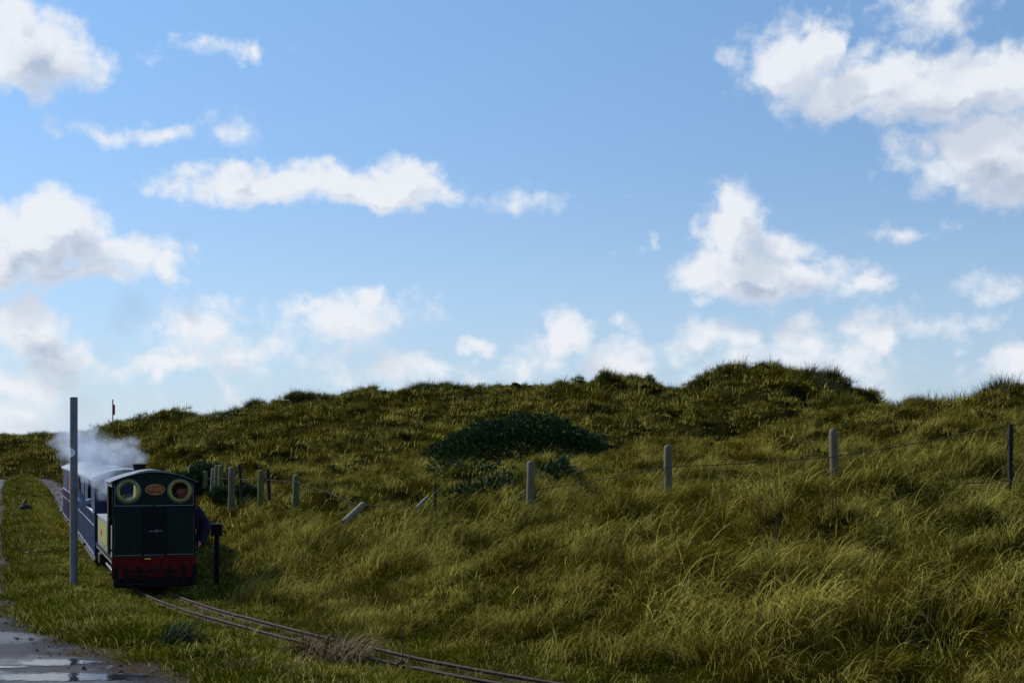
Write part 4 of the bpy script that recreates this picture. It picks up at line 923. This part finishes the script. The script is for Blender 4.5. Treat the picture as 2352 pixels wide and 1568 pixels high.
def carriage(s0, ln, paintm, edge, label, windows=True, arm=False, hw=.535, dz=0):
    loc, rz = place(s0, s0+ln); T = empty('passenger_carriage', label, 'carriage', loc, rz, 'carriages of the miniature train')
    zb, zw, ze = .19, .88, 1.43
    MB().box(-hw+.03, hw-.03, .0, ln, .14, .185).build('underframe', soot, T)
    MB().box(-hw+.02, hw-.02, .01, ln-.01, .186, .20).build('carriage_floor', black, T)
    nb = max(2, round(ln/1.35)); 
    for sx in (-1, 1):
        x0, x1 = sorted((sx*hw, sx*(hw-.022)))
        MB().box(x0, x1, 0, ln, zb, zw-.005).build('side_panel', paintm, T, bevel=.003)
        xo0, xo1 = sorted((sx*(hw+.001), sx*(hw+.018)))
        MB().box(xo0, xo1, 0, ln, zw-.03, zw).build('waist_rail', edge if sx < 0 else paintm, T, bevel=.003)
        MB().box(xo0, xo1, 0, ln, .655, .668).build('lining_rail', edge, T)
        MB().box(xo0, xo1, 0, ln, zb, zb+.022).build('bottom_rail', edge, T)
        k = 0; yy = .06
        while yy < ln-.03:
            q0, q1 = sorted((sx*(hw+.001), sx*(hw+.010)))
            MB().box(q0, q1, yy-.017, yy+.017, zb+.023, .654).build('batten', edge if k % 2 == 0 else paintm, T)
            MB().box(q0, q1, yy-.017, yy+.017, .669, zw-.031).build('batten', edge if k % 3 == 0 else paintm, T); yy += .21; k += 1
        for b in range(nb+1):
            y_ = b*ln/nb; y_ = min(max(y_, .035), ln-.035); MB().box(x0, x1, y_-.034, y_+.034, zw-.004, ze).build('window_pillar', paintm, T)
        for b in range(nb):
            ya, yb = b*ln/nb+.036, (b+1)*ln/nb-.036
            if b % 2 == 0 or not windows:
                for q in range(4):
                    ym = ya+(yb-ya)*q/4; MB().box(x0+.004, x1-.004, ym+.003, ya+(yb-ya)*(q+1)/4-.003, zw-.004, ze-.01).build('side_board', paintm, T)
            else:
                MB().box(x0, x1, ya, yb, ze-.07, ze-.003).build('window_head', paintm, T)
            if windows and b == 0:
                for q in range(3): 
                    yq = ya+(q+.5)*(yb-ya)/3; MB().tube([(sx*(hw+.012), yq-.05, zw+.012), (sx*(hw+.03), yq-.02, zw+.018), (sx*(hw+.03), yq+.04, zw+.012)], .013, 6).build('door_latch', chrome, T, True)
        MB().box(*sorted((sx*(hw-.02), sx*(hw+.02))), .15, ln-.15, .075, .095).build('footboard', greym, T)
        MB().box(*sorted((sx*(hw-.03), sx*(hw-.018))), .25, ln*.42, .04, .185).build('skirt_panel', greym, T)
        MB().box(*sorted((sx*(hw-.03), sx*(hw-.018))), ln*.5, ln-.25, .04, .185).build('skirt_panel', greym, T)
    for yy in (0, ln): MB().box(-hw+.024, hw-.024, min(yy, abs(yy-.02)), max(yy, abs(yy-.02)), .2, ze-.02).build('end_panel', paintm, T)
    rf = arch_roof(MB(), hw+.05, -.08, ln+.06, ze, ze+.135, .014).build('roof', roofm, T, True)
    MB().box(-hw-.045, -hw-.03, -.08, ln+.06, ze-.045, ze-.004).build('gutter', roofm, rf); MB().box(hw+.03, hw+.045, -.08, ln+.06, ze-.045, ze-.004).build('gutter', roofm, rf)
    for b in range(1, nb): arch_roof(MB(), hw+.052, b*ln/nb-.02, b*ln/nb+.02, ze+.006, ze+.145, .008).build('roof_rib', roofm, rf, True)
    for b in range(nb*2):      # seats inside
        y_ = (b+.5)*ln/(nb*2); MB().box(-hw+.05, hw-.05, y_-.03, y_+.03, .2, .86 if b % 2 else .55).build('seat', black, T)
    for yy in (ln*.2, ln*.8):
        for sx in (-1, 1): MB().lathe([(.02, -.03), (.09, -.03), (.11, -.02), (.115, .03), (.13, .032), (.13, .045), (.02, .045)], 20, (sx*.17, yy, .10), 'X').build('wheel', soot, T, True)
    MB().box(-.05, .05, -.20, 0, .15, .19).build('coupling', soot, T)
    return T
carriage(4.25, 4.05, bluep, bluel, 'dark blue carriage coupled directly behind the locomotive, passenger waving')
carriage(8.5, 5.5, bluep, bluel, 'dark blue carriage half hidden behind the grey pole')
carriage(14.2, 3.0, brownp, brownl, 'reddish brown carriage, the only one not blue', False)
carriage(17.4, 3.1, bluep, bluel, 'dark blue carriage at the far tail end of the train', False)

# ------------------------------------------------------------------ people
def skinned(joints, edges, sub=2):
    me = bpy.data.meshes.new('tmp'); names = list(joints); me.from_pydata([joints[k][0] for k in names], [(names.index(a), names.index(b)) for a, b in edges] and [(names.index(a), names.index(b)) for a, b in edges], [])
    o = bpy.data.objects.new('tmp', me); COL.objects.link(o); md = o.modifiers.new('s', 'SKIN'); md.use_smooth_shade = True
    for i, k in enumerate(names):
        r = joints[k][1]; r = (r, r) if not isinstance(r, tuple) else r; me.skin_vertices[0].data[i].radius = r
        me.skin_vertices[0].data[i].use_root = (i == 0)
    s_ = o.modifiers.new('d', 'SUBSURF'); s_.levels = sub; s_.render_levels = sub
    dg = bpy.context.evaluated_depsgraph_get(); out = bpy.data.meshes.new_from_object(o.evaluated_get(dg)); bpy.data.objects.remove(o); return out
def head_mesh(c, yaw, pitch=0, h=.235):
    bm = bmesh.new(); bmesh.ops.create_uvsphere(bm, u_segments=28, v_segments=20, radius=1)
    for v in bm.verts:
        x, y, z = v.co; rx, ry, rz_ = .078, .098, .118
        if z < 0: k = 1-.28*(-z)**1.5; rx *= k; ry *= 1-.12*(-z)
        p = Vector((x*rx, y*ry, z*rz_))
        if y < -.4:
            p.y -= .024*math.exp(-((x/.17)**2))*math.exp(-(((z+.12)/.22)**2))          # nose
            p.y += .012*math.exp(-(((abs(x)-.36)/.16)**2))*math.exp(-(((z-.10)/.14)**2)) # eye sockets
            p.y -= .006*math.exp(-((x/.32)**2))*math.exp(-(((z+.48)/.06)**2))           # lips
            p.y += .006*math.exp(-((x/.32)**2))*math.exp(-(((z+.42)/.04)**2))
            p.y -= .010*math.exp(-((x/.3)**2))*math.exp(-(((z+.82)/.16)**2))            # chin
        v.co = p
    for sx in (-1, 1):
        r = bmesh.ops.create_uvsphere(bm, u_segments=10, v_segments=8, radius=1)
        for v in r['verts']: v.co = Vector((v.co.x*.010+sx*.079, v.co.y*.018+.012, v.co.z*.032-.008))
    M = Matrix.Translation(c)@Matrix.Rotation(yaw, 4, 'Z')@Matrix.Rotation(pitch, 4, 'X'); bm.transform(M); return bm, M
skin_red = paint('ruddy_skin', (.62, .20, .17), .55, 0, .15, 20); skin_p = paint('pale_skin', (.50, .30, .24), .55, 0, .1, 20)
navy = paint('navy_overalls', (.010, .012, .032), .85, 0, .3, 25, .4); lblue = paint('pale_blue_sleeve', (.30, .40, .58), .85, 0, .2, 30, .4)
capm = paint('dark_cloth_cap', (.012, .011, .015), .85, 0, .3, 25, .4); dark_t = paint('dark_trousers', (.02, .02, .024), .9, 0, .3, 25, .4); eyem = paint('dark_eye', (.02, .015, .012), .3)
HAND = lambda P, d, side: None
def add_hand(J, Ed, wrist, prefix, d, up, s=1.0, curl=.3):
    """palm and five unequal bent fingers as skin chains"""
    w_ = Vector(J[wrist][0]); d = Vector(d).normalized(); up = Vector(up).normalized(); sd = d.cross(up).normalized(); nrm = sd.cross(d).normalized()
    pk = prefix+'palm'; J[pk] = (tuple(w_+d*.05*s), (.022*s, .017*s)); Ed.append((wrist, pk))
    for k, (off, ln) in enumerate(((-.028, .066), (-.010, .078), (.010, .074), (.027, .058))):
        r_ = prefix+'f%da' % k; J[r_] = (tuple(w_+d*.085*s+sd*off*s), .009*s); Ed.append((pk, r_))
        m_ = prefix+'f%db' % k; J[m_] = (tuple(w_+d*(.085+ln*.5)*s+sd*off*1.15*s-nrm*curl*.012), .0085*s); Ed.append((r_, m_))
        t_ = prefix+'f%dc' % k; J[t_] = (tuple(w_+d*(.085+ln)*s+sd*off*1.2*s-nrm*curl*.045), .007*s); Ed.append((m_, t_))
    a_ = prefix+'ta'; J[a_] = (tuple(w_+d*.03*s-sd*.036*s), .0105*s); Ed.append((wrist, a_)); b_ = prefix+'tb'; J[b_] = (tuple(w_+d*.062*s-sd*.058*s-nrm*.01), .009*s); Ed.append((a_, b_))
def person(parent_mat, label, J, Ed, headc, yaw, pitch, cloth_chains, trousers, skinmat, clothmat, cap=True):
    root = empty('person', label, 'person', parent_mat.to_translation(), parent_mat.to_euler().z)
    me = skinned(J, Ed); bm, M = head_mesh(headc, yaw, pitch); b2 = bmesh.new(); b2.from_mesh(me); hm = bpy.data.meshes.new('h'); bm.to_mesh(hm); b2.from_mesh(hm); b2.to_mesh(me); bm.free(); b2.free()
    me.materials.clear(); me.materials.append(skinmat); me.polygons.foreach_set('use_smooth', [True]*len(me.polygons)); o = bpy.data.objects.new('body', me); COL.objects.link(o); o.parent = root
    for nm, ks, es, mat, fat in ((('jacket',)+cloth_chains+(clothmat, 1.14)), (('trousers',)+trousers+(dark_t, 1.14))):
        JJ = {k: (J[k][0], (tuple(q*fat for q in J[k][1]) if isinstance(J[k][1], tuple) else J[k][1]*fat)) for k in ks}; m2 = skinned(JJ, es)
        m2.materials.clear(); m2.materials.append(mat); m2.polygons.foreach_set('use_smooth', [True]*len(m2.polygons)); c = bpy.data.objects.new(nm, m2); COL.objects.link(c); c.parent = root
    mb = MB(); mb.lathe([(.001, .135), (.06, .128), (.094, .095), (.103, .06), (.100, .045), (.092, .05)], 20) if cap else mb.lathe([(.001, .128), (.05, .122), (.08, .08), (.088, .03), (.086, -.02), (.07, -.03)], 20)
    if cap:
        mb.add([(-.075, -.07, .052), (-.05, -.135, .045), (0, -.155, .043), (.05, -.135, .045), (.075, -.07, .052), (-.075, -.07, .06), (-.05, -.13, .053), (0, -.148, .05), (.05, -.13, .053), (.075, -.07, .06)], [(0, 1, 2, 3, 4), (9, 8, 7, 6, 5), (0, 5, 6, 1), (1, 6, 7, 2), (2, 7, 8, 3), (3, 8, 9, 4)])
    c = mb.build('cap' if cap else 'hair', capm, root, True); c.data.transform(Matrix.Diagonal((1, 1.12, 1, 1))); c.data.transform(M)
    eb = MB()
    for sx in (-1, 1): eb.lathe([(.001, -.006), (.009, -.004), (.011, 0)], 10, (sx*.029, -.079, .012), 'Y')
    c = eb.build('eyes', eyem, root, True); c.data.transform(M); return root
LM = Matrix.Translation(loco.location)@Matrix.Rotation(loco.rotation_euler.z, 4, 'Z')
def body_joints(pelvis, chest, neck, head, shL, elL, wrL, shR, elR, wrR, hipw, kneeL, ankL, kneeR, ankR):
    pv = Vector(pelvis); J = {'pelvis': (pelvis, (.13, .11)), 'belly': (tuple(pv.lerp(Vector(chest), .5)), (.125, .10)), 'chest': (chest, (.14, .11)), 'neck': (neck, .055), 'head': (head, .06),
      'shL': (shL, .062), 'elL': (elL, .045), 'wrL': (wrL, .028), 'shR': (shR, .062), 'elR': (elR, .045), 'wrR': (wrR, .028),
      'hipL': (tuple(pv+Vector(hipw)), .085), 'knL': (kneeL, .062), 'anL': (ankL, .04), 'hipR': (tuple(pv-Vector(hipw)), .085), 'knR': (kneeR, .062), 'anR': (ankR, .04)}
    for s_ in 'LR':
        a = Vector(J['an'+s_][0]); k = Vector(J['kn'+s_][0]); f = Vector((0, -1, 0)) if abs((k-a).y) < 5 else (k-a); J['to'+s_] = (tuple(a+Vector((0, -.16, -.02))), .03)
    Ed = [('pelvis', 'belly'), ('belly', 'chest'), ('chest', 'neck'), ('neck', 'head'), ('chest', 'shL'), ('shL', 'elL'), ('elL', 'wrL'), ('chest', 'shR'), ('shR', 'elR'), ('elR', 'wrR'),
          ('pelvis', 'hipL'), ('hipL', 'knL'), ('knL', 'anL'), ('anL', 'toL'), ('pelvis', 'hipR'), ('hipR', 'knR'), ('knR', 'anR'), ('anR', 'toR')]
    return J, Ed
UP = (['pelvis', 'belly', 'chest', 'shL', 'elL', 'wrL', 'shR', 'elR', 'wrR'], [('pelvis', 'belly'), ('belly', 'chest'), ('chest', 'shL'), ('shL', 'elL'), ('elL', 'wrL'), ('chest', 'shR'), ('shR', 'elR'), ('elR', 'wrR')])
LO = (['pelvis', 'hipL', 'knL', 'anL', 'hipR', 'knR', 'anR'], [('pelvis', 'hipL'), ('hipL', 'knL'), ('knL', 'anL'), ('pelvis', 'hipR'), ('hipR', 'knR'), ('knR', 'anR')])
# driver: sits sideways at the right of the cab, elbow and back out over the side sheet (loco local coordinates, +x = photo right)
J, Ed = body_joints((.44, .42, .62), (.44, .40, .98), (.41, .38, 1.16), (.39, .36, 1.27), (.30, .38, 1.08), (.12, .30, .88), (.02, .45, .80), (.60, .40, 1.04), (.74, .36, .78), (.62, .18, .60),
                    (0, .10, 0), (.10, .36, .66), (.06, .34, .48), (.12, .58, .66), (.08, .60, .48))
J['elR'] = ((.735, .36, .80), .085); J['shR'] = (J['shR'][0], .08); J['belly'] = ((.55, .42, .78), (.15, .13)); J['wrR'] = ((.60, .25, .55), .05)
add_hand(J, Ed, 'wrL', 'l', (-.4, .8, -.3), (0, 0, 1)); add_hand(J, Ed, 'wrR', 'r', (-.9, -.2, -.2), (0, 0, 1))
drv = person(LM, 'driver in navy clothes and dark cap, ruddy face behind the right cab window', J, Ed, (.40, .20, 1.32), R(-48), R(6), UP, LO, skin_red, navy)
# passenger: seated in the first carriage, forearm raised outside the window
loc, rz = place(4.25, 8.3); CM = Matrix.Translation(loc)@Matrix.Rotation(rz, 4, 'Z'); y0 = 2.55
J, Ed = body_joints((-.22, y0, .52), (-.24, y0-.03, .88), (-.25, y0-.05, 1.05), (-.25, y0-.06, 1.14), (-.08, y0-.02, .98), (-.02, y0-.12, .76), (-.06, y0-.32, .70), (-.42, y0-.05, .98), (-.62, y0-.10, .92), (-.70, y0-.14, 1.16),
                    (.09, 0, 0), (-.12, y0-.40, .56), (-.12, y0-.42, .28), (-.32, y0-.40, .56), (-.32, y0-.42, .28))
J['elR'] = (J['elR'][0], .058); J['wrR'] = (J['wrR'][0], .04)
add_hand(J, Ed, 'wrL', 'l', (0, -.9, -.3), (0, 0, 1)); add_hand(J, Ed, 'wrR', 'r', (-.2, -.1, 1), (0, -1, 0), 1.0, .1)
person(CM, 'passenger in pale blue sleeves with one arm raised out of the first carriage', J, Ed, (-.25, y0-.08, 1.20), 0, 0, UP, LO, skin_p, lblue, False)

# ------------------------------------------------------------------ steam and smoke
def vapour(name, blobs, col, dens, nscale, thr, label, absorb=None, aniso=.3):
    P = np.array([PX(a, b, y) for a, b, y, r, k in blobs]); Rr_ = np.array([b[3] for b in blobs]); lo = (P-Rr_[:, None]*1.25).min(0); hi = (P+Rr_[:, None]*1.25).max(0); c = (lo+hi)/2
    mb = MB(); mb.box(lo[0]-c[0], hi[0]-c[0], lo[1]-c[1], hi[1]-c[1], lo[2]-c[2], hi[2]-c[2])
    m = bpy.data.materials.new(name+'_vapour'); m.use_nodes = True; t = m.node_tree; t.nodes.clear(); n = N(t); p = n.a('ShaderNodeTexCoord').outputs['Object']
    wv = n.noise(p, nscale*.6, 3, .6).outputs[1]; pw = n.v('ADD', p, n.v('MULTIPLY', n.v('SUBTRACT', wv, (.5, .5, .5)), (.45, .45, .45)))
    acc = None
    for q, r, b in zip(P-c, Rr_, blobs):
        f = n.m('MULTIPLY', n.m('MULTIPLY_ADD', n.v('LENGTH', n.v('SUBTRACT', pw, tuple(q))), -1/r, 1.0, clamp=True), b[4]); acc = f if acc is None else n.m('MAXIMUM', acc, f)
    nz = n.noise(pw, nscale, 5, .65).outputs[0]
    d = n.m('MULTIPLY', n.m('MAXIMUM', n.m('ADD', acc, n.m('MULTIPLY_ADD', nz, 1.7, -thr)), 0.0), dens); d = n.m('MULTIPLY', d, n.mr(acc, .0, .2))
    pv = n.a('ShaderNodeVolumePrincipled', {'Color': (*col, 1), 'Density': d, 'Anisotropy': aniso})
    if absorb: pv.inputs['Absorption Color'].default_value = (*absorb, 1)
    o_ = n.a('ShaderNodeOutputMaterial'); t.links.new(pv.outputs[0], o_.inputs['Volume'])
    o = mb.build(name, m); o.location = c; return tag(o, label, None, None, 'stuff')
vapour('steam', [(138, 460, 21.8, .20, 1), (130, 458, 21.9, .30, .9), (116, 462, 22, .36, .95), (102, 462, 22.2, .42, 1), (90, 455, 22.5, .46, 1), (80, 444, 22.6, .48, 1), (70, 434, 22.7, .42, .85), (132, 440, 22, .22, .7), (124, 448, 22, .28, .7), (108, 446, 22.2, .34, .7), (92, 434, 22.4, .30, .55), (104, 478, 21.8, .26, .95), (107, 490, 21.4, .17, .8), (96, 474, 22.2, .28, .9)],
       (.76, .86, 1.0), 4.6, 4.4, 1.04, 'white steam drifting left from the locomotive over the carriage roofs')
vapour('smoke', [(133, 308, 30, .55, .8), (122, 322, 30, .45, .6), (184, 238, 30, .30, .6), (182, 252, 30, .25, .5), (72, 388, 26, .35, .55), (76, 405, 26, .4, .55), (84, 412, 26, .5, .45), (100, 345, 29, .5, .25)],
       (.35, .38, .45), .45, 3.0, .80, 'faint grey smoke hanging in the air above the train')
